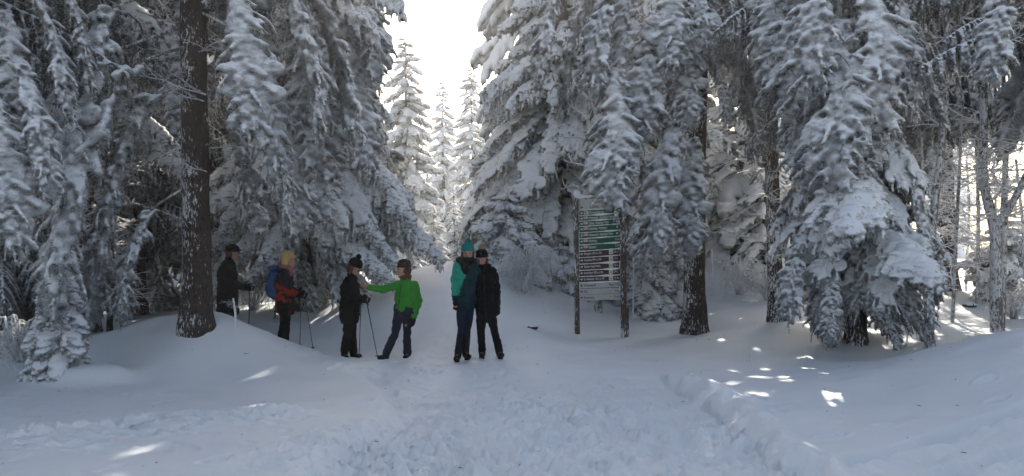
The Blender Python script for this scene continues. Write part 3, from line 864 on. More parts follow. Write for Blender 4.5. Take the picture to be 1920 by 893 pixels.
# -- big spruce right of the sky gap
x, y = ground_pt(1045, 500, 20.5)
t5, at5 = spruce("tall snow heavy spruce behind the couple, right of the bright sky gap", x, y, 21, 0.26,
                 [(1.2, 2.6, 0.3, 8, 1.8, 2.6, ['bough', 'fan'], 0.1), (2.6, 5.5, 0.38, 8, 2.6, 2.3, ['arch', 'bough', 'bough'], 0.0), (5.5, 9, 0.4, 7, 1.65, 1.35, ['arch', 'bough', 'fan'], 0.05), (9, 18, 0.7, 4, 1.5, 0.4, ['arch', 'fan'], 0.1)], seed=10)
x, y = ground_pt(1165, 560, 22.5)
spruce("tall snowy spruce directly behind the signpost", x, y, 21, 0.24, [(1.4, 9, 0.4, 7, 2.7, 2.4, ['arch', 'bough', 'bough'], 0.0), (9, 17, 0.7, 4, 1.6, 0.5, ['arch', 'fan'], 0.1)], seed=11)
# -- tree right of the sign
x, y = ground_pt(1303, 622, 16.5)
t6, at6 = spruce("spruce with frost crusted trunk right of the signpost, long snow drapes over the sign", x, y, 20, 0.215,
                 [(6.2, 15, 0.65, 5, 2.3, 0.8, ['hang', 'arch'], 0.0), (2.0, 6, 0.5, 3, 0.7, 1.3, ['dead'], 0.0)], seed=12, flare=0.35)
random.seed(13)
for a in [(1180, -70, 15.2, 2.6), (1160, 130, 15.0, 2.55), (1195, 60, 15.3, 2.6), (1090, -90, 15.6, 2.6), (1130, -40, 15.9, 2.5), (1235, 30, 15.5, 2.5), (1262, -80, 15.2, 2.2),
          (1278, 215, 15.4, 2.75), (1243, 300, 15.6, 2.0), (1305, 260, 15.9, 2.3), (1222, -90, 16.2, 2.4), (1290, -30, 15.2, 1.9), (1320, -60, 15.8, 1.6)]:
    drape(t6, at6, *a, idx=random.randrange(4))
for a in [(1302, 50, 15.5, 2.0), (1315, -70, 15.3, 1.8)]: drape(t6, at6, *a)
drape(t6, at6, 1340, 120, 15.6, 1.3, 'hang', wide=0.7)
for a in [(1350, -85, 16.6, 1.7), (1405, -95, 16.4, 1.6), (1380, -60, 17.0, 1.5), (1435, -80, 16.8, 1.8)]: drape(t6, at6, *a, 'veil')
# -- leaning thin trunk and the long drapes before the low tent
x, y = ground_pt(1455, 590, 15.8)
t7, at7 = spruce("spruce with slim dark trunk at the left side of the big low snow tent", x, y, 19, 0.14,
                 [(5.8, 15, 0.65, 5, 2.2, 0.8, ['hang', 'curtain'], 0.0), (1.2, 3, 0.4, 3, 0.9, 1.3, ['dead'], 0.0)], seed=13)
random.seed(14)
for a in [(1465, -90, 14.6, 2.5), (1500, -60, 13.9, 2.8), (1488, 120, 14.6, 2.3), (1520, 110, 13.8, 2.3), (1440, -90, 15.0, 1.8), (1550, -70, 13.4, 2.6), (1500, 290, 14.9, 1.6), (1545, 60, 13.2, 2.5)]:
    drape(t7, at7, *a, idx=random.randrange(4))
# -- the big low snow tent
x, y = ground_pt(1605, 665, 14.0)
t8, at8 = spruce("big low spruce like a snow tent on the right, its lowest tips touching the snow", x, y, 19, 0.15,
                 [(1.15, 1.9, 0.25, 8, 1.2, 1.5, ['hang', 'fan'], 0.1), (1.9, 4.2, 0.3, 7, 1.9, 1.6, ['hang', 'hang', 'bough'], -0.1), (4.2, 15, 0.6, 5, 2.0, 0.7, ['hang', 'curtain'], 0.0)], seed=14)
random.seed(15)
for a in [(1600, -70, 12.8, 2.7), (1580, 40, 12.6, 2.6), (1640, -60, 13.2, 2.3), (1620, 130, 12.9, 2.0), (1560, -90, 12.6, 2.4), (1600, 330, 12.9, 1.9, 'fan'), (1655, 440, 12.8, 1.5, 'fan'), (1520, 420, 13.2, 1.6), (1700, 480, 13.2, 1.2), (1570, 500, 13.0, 1.2),
          (1660, 260, 13.4, 2.0), (1690, 350, 13.7, 1.9)]:
    drape(t8, at8, *a)
# -- trunk right of the tent
x, y = ground_pt(1777, 545, 19)
t9, at9 = spruce("bare lower trunk of a spruce seen between the frosted saplings on the right", x, y, 20, 0.2,
                 [(5.6, 18, 0.5, 6, 2.8, 1.0, ['hang', 'curtain'], 0.0), (0.8, 5.6, 0.3, 3, 1.3, 1.9, ['hoar', 'dead'], 0.1)], seed=15)
x, y = ground_pt(2110, 640, 13.0)
t10, at10 = spruce("spruce beyond the right edge whose dark curtains hang into the top corner", x, y, 19, 0.22, [(5.0, 18, 0.5, 6, 3.0, 1.0, ['curtain', 'hang'], 0.0)], seed=16)
random.seed(16)
for a in [(1800, -20, 13.4, 2.1, 'curtain'), (1850, -60, 13.2, 2.0, 'curtain'), (1740, -70, 13.2, 1.9, 'curtain'), (1900, 60, 12.0, 1.7, 'curtain'), (1905, -60, 11.2, 1.7, 'hang'), (1880, 30, 12.6, 1.6, 'curtain'), (1690, -40, 13.0, 1.6, 'hang')]:
    drape(t10, at10, *a)
x, y = ground_pt(1690, 540, 18.0)
t10b, at10b = spruce("dark hanging spruce behind the top of the low snow tent", x, y, 19, 0.17, [(4.2, 18, 0.45, 6, 2.6, 1.0, ['curtain', 'hang'], 0.0), (1.0, 4, 0.3, 3, 1.3, 1.8, ['dead', 'hoar'], 0.1)], seed=17)

# -- frosted broadleaf stems on the right
def stem_tree(label, stems, limbs=14, group=None, fam='hoar', smin=0.35, smax=0.7, seed=0, name="frosted_broadleaf_tree"):
    """stems: list of polylines of (px, py, Y, radius)"""
    random.seed(seed)
    b = P(*stems[0][0][:3]); z0 = hgt(b.x, b.y)
    root = empty(name, (b.x, b.y, z0)); tag(root, label, 'tree', group)
    for si, s in enumerate(stems):
        pts = np.array([tuple(P(*q[:3])) for q in s]) - np.array(root.location)
        rad = np.array([q[3] for q in s])
        if si == 0: pts[0][2] = -0.15
        t = np.linspace(0, len(pts) - 1, len(pts) * 8)
        k = np.arange(len(pts))
        q = np.stack([np.interp(t, k, pts[:, i]) for i in range(3)], 1)
        for _ in range(6): q[1:-1] = 0.25 * q[:-2] + 0.5 * q[1:-1] + 0.25 * q[2:]
        rr = np.interp(t, k, rad) * (1 + 0.08 * fbm(t * 2.2, seed, si))
        g = Geo(); tube(g, q, rr, 12)
        link("stem" if si == 0 else "fork", g.mesh("stem", [M['bark_frost']]), root)
        for _ in range(limbs):
            j = random.randrange(len(q) // 5, len(q))
            me = random.choice(B[fam]); az = random.uniform(0, 2 * pi)
            link("limb", me, root, q[j], Euler((random.uniform(-.6, .6), -random.uniform(-.1, .5), az), 'XYZ'), random.uniform(smin, smax))
    return root
stem_tree("frosted forked broadleaf tree with a double foot near the right edge",
          [[(1868, 622, 14.2, .10), (1868, 540, 14.2, .088), (1866, 440, 14.2, .082), (1858, 400, 14.2, .078), (1842, 340, 14.3, .075), (1845, 200, 14.4, .065), (1842, 60, 14.5, .05), (1850, -120, 14.5, .04)],
           [(1864, 425, 14.2, .08), (1890, 395, 14.1, .06), (1915, 350, 14.0, .055), (1960, 250, 13.8, .04)],
           [(1876, 622, 14.3, .07), (1880, 480, 14.5, .065), (1886, 300, 14.6, .05), (1880, 100, 14.7, .04)]], 15, seed=1)
stem_tree("slim curved frosted stem at the right foot of the low snow tent",
          [[(1745, 655, 13.3, .085), (1741, 600, 13.3, .07), (1743, 500, 13.4, .062), (1752, 380, 13.5, .06), (1768, 260, 13.6, .055), (1776, 120, 13.7, .05), (1772, -80, 13.8, .04)]], 10, seed=2)
stem_tree("very thin frosted stem just right of the slim curved stem", [[(1785, 560, 15.5, .03), (1795, 400, 15.5, .028), (1805, 200, 15.6, .024), (1800, 20, 15.6, .02)]], 12, seed=3)
stem_tree("thin frosted sapling behind the right side of the low snow tent", [[(1722, 570, 16.5, .028), (1730, 400, 16.5, .025), (1728, 250, 16.6, .02)]], 16, seed=4)
stem_tree("straight thin frosted sapling by the forked tree at the right edge", [[(1832, 590, 17.5, .04), (1835, 400, 17.5, .035), (1828, 200, 17.6, .03), (1835, 40, 17.6, .02)]], 26, seed=5)
stem_tree("frosted sapling at the very right edge", [[(1925, 590, 16.5, .035), (1918, 420, 16.5, .03), (1905, 300, 16.6, .02)]], 16, seed=6)
for i, (px, Y) in enumerate([(1690, 19.5), (1750, 21.5), (1810, 20.5), (1860, 22), (1655, 22.5)]):
    stem_tree("dense frosted undergrowth sapling with level white twigs behind the right hand stems", [[(px, 560, Y, .035), (px + 8, 380, Y, .03), (px - 5, 200, Y, .022), (px, 100, Y, .02)]], 20, group="frosted saplings in the right undergrowth", seed=20 + i, smin=.5, smax=.9)

# -- snag behind the sign
def snag():
    Y = 17.6
    b = P(1124, 612, Y); z0 = hgt(b.x, b.y)
    root = empty("dead_snag", (b.x, b.y, z0)); tag(root, "dead frosted pole standing behind the sign with bare stubs of limbs above it", 'dead tree')
    pts = np.array([tuple(P(px, py, Y)) for px, py in [(1124, 640), (1121, 560), (1116, 460), (1110, 330), (1106, 190)]]) - np.array(root.location)
    g = Geo(); q = np.stack([np.interp(np.linspace(0, 4, 40), np.arange(5), pts[:, i]) for i in range(3)], 1)
    tube(g, q, np.interp(np.linspace(0, 1, 40), [0, 1], [0.095, 0.075]) * (1 + 0.1 * fbm(np.linspace(0, 1, 40) * 20, 0)), 14)
    link("trunk", g.mesh("snag_trunk", [M['bark_frost']]), root)
    for (a, b_, r) in [((1113, 325), (1058, 296), .025), ((1112, 270), (1050, 250), .026), ((1108, 235), (1066, 190), .022), ((1108, 215), (1075, 205), .018), ((1110, 240), (1160, 215), .02), ((1112, 300), (1165, 300), .018), ((1085, 352), (1052, 350), .018), ((1110, 262), (1150, 238), .018), ((1107, 200), (1088, 160), .018)]:
        p0 = P(*a, Y) - root.location; p1 = P(*b_, Y - random.uniform(-.2, .4)) - root.location
        g = Geo(); t = np.linspace(0, 1, 8)[:, None]; qq = np.array(p0) * (1 - t) + np.array(p1) * t
        qq[:, 2] += 0.05 * np.sin(t[:, 0] * 5); tube(g, qq, np.linspace(r, r * .55, 8), 7)
        mid = qq[5]
        tube(g, [mid, mid + np.array([-.05 if b_[0] < a[0] else .05, 0, .09]), mid + np.array([-.08 if b_[0] < a[0] else .08, .02, .2])], [r * .6, r * .5, r * .4], 6)
        link("limb_stub", g.mesh("limb_stub", [M['hoar']]), root)
snag()

# -- mid and far forest
random.seed(77)
def gap_spruce(label, px, Y, top, R0, seed, py=480):
    x = (px - 960) / FPX * Y; z0 = hgt(x, Y); H = EYE + (HOR - top) / FPX * Y - z0
    root, at = spruce(label, x, Y, H, 0.13, [(1.2, H * .55, .42, 7, R0, R0 * .72, ['fan', 'arch'], 0.05), (H * .55, H * .9, .36, 6, R0 * .72, R0 * .34, ['fan'], 0.1), (H * .9, H, .22, 4, R0 * .3, R0 * .12, ['small'], .5)], seed=seed, detail=False)
gap_spruce("pale hazy spruce left in the sky gap, broad topped", 757, 31, 66, 1.75, 41)
gap_spruce("slender spruce with a thin spire in the middle of the sky gap", 832, 46, 148, 1.5, 43)
gap_spruce("slender hazy spruce right in the sky gap, close to the tall snowy one", 884, 40, 125, 1.5, 42)
far_tree("low spruce standing in front of the slender ones at the foot of the sky gap", 800, 33, top_py=318, k=0, wide=1.15)
far_tree("low round spruce at the foot of the sky gap behind the green jacket", 850, 28, top_py=345, k=2, wide=1.1)
far_tree("hazy spruce between the broad topped one and the slender spire", 800, 70, top_py=225, k=2, wide=1.25)
far_tree("farthest hazy spruce low in the middle of the sky gap", 860, 75, top_py=240, k=0, wide=1.5)
far_tree("hazy rounded spruce low beside the broad topped one", 722, 50, top_py=215, k=0, wide=1.0)
far_tree("far low spruce under the sky gap, left of the broad topped one", 725, 36, top_py=350, k=0)
for i, (px, Y, H, k, w) in enumerate([(1385, 23.5, 8.5, 0, 1.1), (1475, 26, 10, 2, 1.0), (1325, 25.5, 12, 1, 1.0), (1430, 22, 4.5, 2, 1.0)]):
    far_tree(["sunlit snowy spruce seen between the drapes right of the frost crusted trunk", "sunlit spruce left of and behind the low snow tent", "sunlit spruce just right behind the frost crusted trunk", "low sunlit spruce in the clearing left of the low snow tent"][i], px, Y, H=H, k=k, wide=w)
random.seed(78)
nth = 0
for Y, step in ((25.5, 3.4), (29.5, 3.2), (34, 3.2), (39, 3.4), (45, 3.6), (52, 3.8), (61, 4.2)):
    X = -(0.78 * Y + 4) + random.uniform(0, 2)
    while X < 0.80 * Y + 5:
        Xi = X + random.gauss(0, .5); Yi = Y + random.gauss(0, 1.2)
        px = 960 + Xi / Yi * FPX; H = (random.uniform(11, 15) if px < 700 or px > 1750 else random.uniform(9, 13)) if not (abs(Xi - 5.2 - .2 * (Yi - 22)) < 3 and Yi < 57) else random.uniform(4.5, 7); k = random.randrange(3); w = random.uniform(.5, .72)
        R_px = (2.4, 1.9, 2.9)[k] * H / 10 * w / Yi * FPX * 0.85
        if not (px + R_px > 665 and px - R_px < 905) and not (abs(px - 1908) < R_px + 6 and Yi > 22) and not (Yi < 28 and 1310 < px < 1500) and not (Yi < 41 and 1610 < px < 1960) and not (Yi > 41 and 1610 < px < 1960 and random.random() < .4):
            side = "left" if px < 780 else "right"
            depth = "near" if Yi < 32 else "far"
            far_tree(f"snow laden spruce of the closed forest {side} of the sky gap, in its {'front rows' if depth == 'near' else 'back rows'}", 0, Yi, H=H, k=k, wide=w, X=Xi, group=f"{'front' if depth == 'near' else 'back'} rows of forest {side} of the sky gap")
        X += step * random.uniform(.8, 1.2)

far_tree("added sun blocking spruce just behind the tall snowy one right of the sky gap", 1000, 27, H=20, k=2, wide=.5)  # hidden tree added to keep sun off the left foreground
far_tree("second added sun blocking spruce behind the tall snowy one right of the sky gap", 1010, 30, H=20, k=2, wide=.66)  # added behind the first as a further sun blocker
far_tree("low dense spruce on the crest between the two near spruces", 812, 24.5, top_py=378, k=2, wide=1.3)
far_tree("small spruce on the crest just left of the teal hat", 858, 23.5, top_py=420, k=1, wide=1.4)
far_tree("small spruce on the crest right of the green jacket", 778, 22.5, top_py=415, k=0, wide=1.5)
for (X, Yy, H_, lb) in [(-7.8, 3.6, 19, "left of the viewer, nearest"), (-8.6, -0.8, 20, "left of the viewer, second"), (8.3, 3.4, 19, "right of the viewer, nearest"), (8.8, -1.0, 20, "right of the viewer, second"), (-4.5, -5.5, 20, "behind the viewer to the left"), (4.5, -5.5, 20, "behind the viewer to the right")]:  # unseen trees added to cut the sky light on the foreground
    far_tree("added unseen spruce shading the foreground, " + lb, 0, Yy, H=H_, k=0, wide=.62, X=X)
# -- small spruces and bushes
def sapling(label, px, py, Y, H, R0, nw=6, dz=0.13, fams=('small',), group=None, name="spruce_sapling", top_bend=0.0, pitch=0.15, seed=0, cat='young tree'):
    random.seed(500 + seed)
    p = P(px, py, Y); z0 = hgt(p.x, p.y)
    root = empty(name, (p.x, p.y, z0)); tag(root, label, cat, group)
    g = Geo(); n = 14
    zz = np.linspace(-0.1, H, n); cx = top_bend * (zz / H) ** 3
    tube(g, np.stack([cx, 0 * zz, zz], 1), np.linspace(0.03, 0.014, n) * max(1, H / 1.6), 8)
    ellipsoid(g, (cx[-1], 0, H), (0.035, .035, .05)); 
    link("stem", g.mesh("sapling_stem", [M['hoar']]), root)
    z = 0.22 * H; ph = 0
    while z < H * 0.97:
        u = (z - .22 * H) / (.78 * H); L = R0 * (1 - u) ** 0.7 + 0.08
        for k in range(nw):
            fam = random.choice(fams)
            s = L * random.uniform(.8, 1.2) / B[fam][0]['L']
            branch(root, fam, (float(np.interp(z, zz, cx)), 0, z), ph + k * 2 * pi / nw + random.gauss(0, .2), s, pitch - .2 + 0.5 * u + random.gauss(0, .1))
        ph += 2.4; z += dz * H / 1.6 * random.uniform(.8, 1.2)
    return root
sapling("small drooping snow wrapped spruce sapling at the left edge of the track", 108, 708, 10.85, 1.42, 0.74, seed=1, pitch=-0.35, fams=('small',), nw=6, dz=.2)
sapling("small conical spruce with rounded snow tiers behind the couple", 950, 500, 18.6, 1.7, 1.15, seed=2, fams=('fan', 'small'), nw=7)
sapling("squat snow covered spruce right of the conical one behind the sign", 1050, 500, 18.9, 0.9, 0.9, seed=3, fams=('fan',), nw=7)
for i, (px, py, Y, H, r) in enumerate([(1215, 578, 18.2, 1.5, .85), (1262, 575, 18.6, 1.7, .8), (1180, 560, 19.5, 1.3, .8)]):
    sapling(["low spruce loaded with round snow pillows between sign and frost crusted trunk", "low snow pillowed spruce directly behind the frost crusted trunk", "low snow pillowed spruce seen behind the right signpost"][i], px, py, Y, H, r, seed=10 + i, fams=('fan', 'small'), pitch=-0.1)
sapling("low sunlit spruce at the edge of the clearing behind the right hand trunks", 1890, 560, 18, 1.8, 1.1, seed=14, fams=('fan',))

def arched_bush(label, px, py, Y, W, H, n=46, seed=0, name="bent_bush", r=0.012, sub=9):
    rr = random.Random(seed); p = P(px, py, Y); z0 = hgt(p.x, p.y)
    g = Geo()
    def twig(b, d, l, rad, lev):
        m = 5; q = [np.array(b)]; dd = np.array(d)
        for _ in range(m - 1):
            dd = dd + np.array([rr.gauss(0, .22), rr.gauss(0, .22), -.22 + rr.gauss(0, .15)]); dd /= np.linalg.norm(dd)
            q.append(q[-1] + dd * l / (m - 1))
        tube(g, q, [max(.0045, rad * rr.uniform(.8, 1.2) * (1 - .12 * i)) for i in range(m)], 4, cap=False)
        if lev:
            for _ in range(rr.choice((1, 2, 3))):
                twig(q[rr.randrange(1, m)], dd * .5 + np.array([rr.gauss(0, .7), rr.gauss(0, .7), rr.gauss(-.2, .4)]), l * rr.uniform(.35, .7), rad * .8, lev - 1)
    for i in range(n):
        a = rr.uniform(0, 2 * pi); w = W * rr.uniform(.25, 1); h = H * rr.uniform(.5, 1.0); end = rr.uniform(.55, .92)
        m = 18; t = np.linspace(0, 1, m) * end / .86
        q = np.stack([cos(a) * w * t ** 0.8, sin(a) * w * t ** .8, h * np.sin(np.clip(t, 0, 1.1) * pi * 0.84) ** 0.8], 1)
        jit = np.cumsum(np.array([[rr.gauss(0, .018) for _ in range(3)] for _ in range(m)]), axis=0); q += jit
        q[:, 2] = np.maximum(q[:, 2], -.05)
        tube(g, q, np.linspace(r * 1.5, r * .8, m) * np.array([rr.uniform(.8, 1.25) for _ in range(m)]), 5, cap=False)
        for _ in range(sub):
            j = rr.randrange(5, m); d = np.array([rr.gauss(0, .6) + cos(a) * .4, rr.gauss(0, .6) + sin(a) * .4, -rr.uniform(-.2, 1.0)]); d /= np.linalg.norm(d)
            twig(q[j], d, rr.uniform(.10, .38) * H / .9, r * .75, 1)
    o = link(name, g.mesh(name, [M['hoar']]), None, (p.x, p.y, z0 - .03)); tag(o, label, 'bush')
arched_bush("dome of thin bent white twigs beside the right hand woman of the couple", 985, 562, 17.0, 0.78, 1.0, 38, seed=1, sub=14, r=0.0105)
arched_bush("sunlit tangle of bent frosted twigs right of the frost crusted trunk", 1385, 520, 20.0, 0.8, 0.95, 16, seed=2, r=0.012)
arched_bush("low arched frosted twigs between the clearing mound and the snow tent", 1440, 545, 19.0, 1.0, 0.7, 22, seed=3, r=0.014)
arched_bush("thin frosted shrub at the foot of the forked tree on the right", 1900, 560, 15.6, 0.7, 0.7, 26, seed=4)
arched_bush("tangle of thin dark twigs behind the man in black", 475, 570, 17.8, 1.3, 1.0, 40, seed=5)
arched_bush("twiggy undergrowth in the shade at the left edge", 40, 690, 12.2, 0.9, 0.7, 30, seed=6)

def single_twig(label, px, py, Y, H, seed, r=0.009, name="twig_sapling", fam='dead', n=6, cat='young tree', straight=False):
    rr = random.Random(seed); p = P(px, py, Y); z0 = hgt(p.x, p.y)
    root = empty(name, (p.x, p.y, z0)); tag(root, label, cat)
    g = Geo(); tube(g, [(0, 0, -.05), (.01, 0, H * .5), (-.02, 0, H)], [r * 1.4, r * 1.2, r], 7)
    link("stem", g.mesh("stem", [M['hoar']]), root)
    for i in range(n):
        link("twig", rr.choice(B['dead']), root, (0, 0, H * rr.uniform(.35, .95)), Euler((rr.uniform(-1, 1), -rr.uniform(0.0, .6), rr.uniform(0, 6.3))), H * rr.uniform(.18, .35))
single_twig("tiny frosted sapling with forked twigs on the mound right of the big trunk", 440, 612, 12.2, 0.42, 1, r=0.014)
single_twig("tiny bare twig standing in the snow before the frost crusted trunk", 1407, 678, 12.7, 0.14, 2, r=0.005)
single_twig("thin frosted stick rising behind the right signpost", 1187, 580, 17.5, 1.9, 3, r=0.012, n=5)
single_twig("leaning frosted stick beside the drooping sapling on the left", 92, 712, 10.7, 0.5, 4, r=0.012, n=1)
single_twig("frosted twig with curled tips on the hump right of the couple", 1022, 582, 16.4, 0.22, 5, r=0.012, n=7)
single_twig("upright frosted sapling by the sunlit mound right of the frost crusted trunk", 1336, 520, 20.0, 1.1, 6, r=0.016, n=8)
single_twig("leaning frosted stick in the right undergrowth", 1700, 640, 13.6, 0.35, 7, r=0.01, n=3)

# stones and a stump edge showing through the snow
def rock(label, px, py, Y, s, seed):
    p = P(px, py, Y); z0 = hgt(p.x, p.y)
    g = Geo(); ellipsoid(g, (0, 0, 0), s, seg=20, rings=14)
    me = g.mesh("rock", [M['rock'], M['snow']])
    co = get_co(me); co *= (1 + 0.25 * fbm(co[:, 0] * 7 + seed, co[:, 1] * 7, co[:, 2] * 7, 3))[:, None]; set_co(me, co)
    for f in me.polygons:
        if f.normal.z > 0.35 or seed == 4: f.material_index = 1
    o = link("rock", me, None, (p.x, p.y, z0)); tag(o, label, 'rock')
M['rock'] = flat_mat("dark_wet_stone", (0.045, 0.038, 0.03), 0.8, 0.5, 14, 0.6)
rock("dark stone edge peeping from the hump right of the couple", 993, 617, 15.2, (.16, .1, .07), 1)
rock("dark hollow edge under the snow by the right hand trunks", 1815, 588, 17.2, (.14, .12, .10), 2)
rock("small dark stump edge under the snow mound at the left edge of the track", 196, 694, 11.0, (.07, .05, .05), 3)
rock("small snow covered boulder beside the clearing track", 1408, 562, 19.0, (.16, .16, .15), 4)

# fallen needles, bark crumbs and twig bits on the snow
def litter():
    r = np.random.default_rng(5); g = Geo()
    n = 170
    px = r.uniform(0, 1920, n); py = 640 + 250 * r.random(n) ** 1.5
    Y = EYE * FPX / (py - HOR); X = (px - 960) / FPX * Y
    extra = [(500, 655), (270, 775), (310, 642), (1090, 600)]
    z = macro(X, Y) + micro(X, Y)
    for i in range(n):
        a = r.uniform(0, 6.3); l = 0.008 + 0.03 * r.random() ** 4
        d = np.array([cos(a), sin(a), 0]) * l
        c = np.array([X[i], Y[i], z[i] + 0.006])
        tube(g, [c - d, c, c + d], [.002, .0035, .002], 4, cap=False)
    o = link("fallen_needles", g.mesh("fallen_needles", [M['bark_dark']])); tag(o, "fallen needles and bark crumbs scattered on the snow", 'litter', kind='stuff')
litter()
# ------------------------------------------------------------------ walkers
def cloth(name, c, var=0.25, rough=0.85): return flat_mat(name, c, rough, var, 22, 0.6, 0.15)
M['skin'] = flat_mat("skin", (0.42, 0.24, 0.17), 0.55, 0.08, 30)
M['black'] = cloth("black_cloth", (0.006, 0.006, 0.007))
M['blacks'] = cloth("black_softshell", (0.009, 0.009, 0.011), 0.3, 0.6)
M['red'] = cloth("red_cloth", (0.24, 0.022, 0.014))
M['green'] = cloth("green_softshell", (0.03, 0.24, 0.025), 0.15, 0.6)
M['teal'] = cloth("teal_cloth", (0.02, 0.30, 0.21), 0.2, 0.6)
M['darkteal'] = cloth("dark_teal_cloth", (0.004, 0.03, 0.034), 0.2, 0.6)
M['tealhat'] = cloth("teal_knit", (0.008, 0.17, 0.16), 0.4)
M['jeans'] = cloth("dark_denim", (0.012, 0.017, 0.034), 0.4)
M['jeans2'] = cloth("washed_denim", (0.05, 0.08, 0.14), 0.4)
M['blond'] = flat_mat("blond_hair", (0.55, 0.36, 0.15), 0.6, 0.35, 60, 0.6)
M['brownhair'] = flat_mat("brown_hair", (0.07, 0.03, 0.02), 0.6, 0.35, 60, 0.6)
M['redhair'] = flat_mat("auburn_hair", (0.16, 0.045, 0.02), 0.6, 0.35, 60, 0.6)
M['darkbrown'] = cloth('dark_brown_knit', (.03, .014, .012))
M['fur'] = flat_mat("tan_fur", (0.34, 0.22, 0.12), 0.9, 0.5, 80, 0.8)
M['bluepack'] = cloth("blue_nylon", (0.02, 0.06, 0.16), 0.2, 0.5)
M['scarf'] = flat_mat("patterned_scarf", (0.30, 0.12, 0.11), 0.9, 0.8, 45, 0.4)
M['lip'] = flat_mat("lips", (0.35, 0.09, 0.07), 0.5)
M['eye'] = flat_mat("dark_eye", (0.02, 0.015, 0.01), 0.3)
M['metal'] = flat_mat("pole_shaft_metal", (0.12, 0.12, 0.13), 0.4, 0.1, 20, 0, 0.5, 0.7)
M['rubber'] = flat_mat("black_rubber", (0.02, 0.02, 0.02), 0.7)

def capsule(g, a, b, ra, rb, k=10, flat=1.0, m=0):
    a, b = np.array(a, float), np.array(b, float)
    d = b - a; L = np.linalg.norm(d); d /= L + 1e-9
    n = max(3, int(L / 0.04) + 2)
    t = np.linspace(0, 1, n); ang = np.radians([75, 50, 25])
    pts = [a - d * ra * sin(x) for x in ang] + [a + d * L * tt for tt in t] + [b + d * rb * sin(x) for x in ang[::-1]]
    rad = [ra * cos(x) for x in ang] + [ra + (rb - ra) * tt for tt in t] + [rb * cos(x) for x in ang[::-1]]
    tube(g, pts, rad, k, m, flat, cap=False)

def basis(f):
    f = Vector(f).normalized(); r = f.cross(Vector((0, 0, 1))).normalized(); u = r.cross(f).normalized()
    return f, r, u   # forward, right, up
def mat3(f, r, u): return np.array([[r.x, f.x, u.x], [r.y, f.y, u.y], [r.z, f.z, u.z]])

def wrinkle(me, amp=0.006, sc=(9, 9, 16)):
    co = get_co(me); n = np.empty(len(me.vertices) * 3, np.float32); me.vertices.foreach_get('normal', n); n = n.reshape(-1, 3)
    co += n * (amp * fbm(co[:, 0] * sc[0], co[:, 1] * sc[1], co[:, 2] * sc[2], 3))[:, None]; set_co(me, co); return me

def hand_geo(g, wrist, palm_dir, thumb_side, curl, grow=0.0, sc=1.0):
    """palm, four bent fingers and a thumb that leaves the side of the palm"""
    w = Vector(wrist); f = Vector(palm_dir).normalized(); s = Vector(thumb_side); s = (s - f * s.dot(f)).normalized(); n = f.cross(s).normalized()
    pc = w + f * 0.048 * sc
    ellipsoid(g, pc, (0.042 * sc + grow, 0.05 * sc + grow, 0.019 * sc + grow), rot=np.array([[s.x, f.x, n.x], [s.y, f.y, n.y], [s.z, f.z, n.z]]))
    for i, (off, L) in enumerate([(0.028, .072), (0.010, .080), (-0.009, .074), (-0.027, .058)]):
        p = w + f * 0.088 * sc + s * off * sc
        a = 0.0; r = (0.0095 - 0.0008 * i) * sc + grow
        for j, q in enumerate((0.45, 0.32, 0.23)):
            a += curl * (0.8 + 0.1 * i)
            d = f * cos(a) + n * sin(a) + s * off * 1.5
            e = p + d.normalized() * L * q * sc
            capsule(g, p, e, r, r * 0.93, 7); p = e; r *= 0.93
    p = w + f * 0.03 * sc + s * 0.033 * sc
    d = (f * 0.7 + s * 0.75 + n * 0.3).normalized(); e = p + d * 0.036 * sc; capsule(g, p, e, .012 * sc + grow, .0105 * sc + grow, 7)
    d2 = (f * 0.9 + s * 0.25 + n * (0.3 + curl * .5)).normalized(); capsule(g, e, e + d2 * 0.028 * sc, .0105 * sc + grow, .009 * sc + grow, 7)

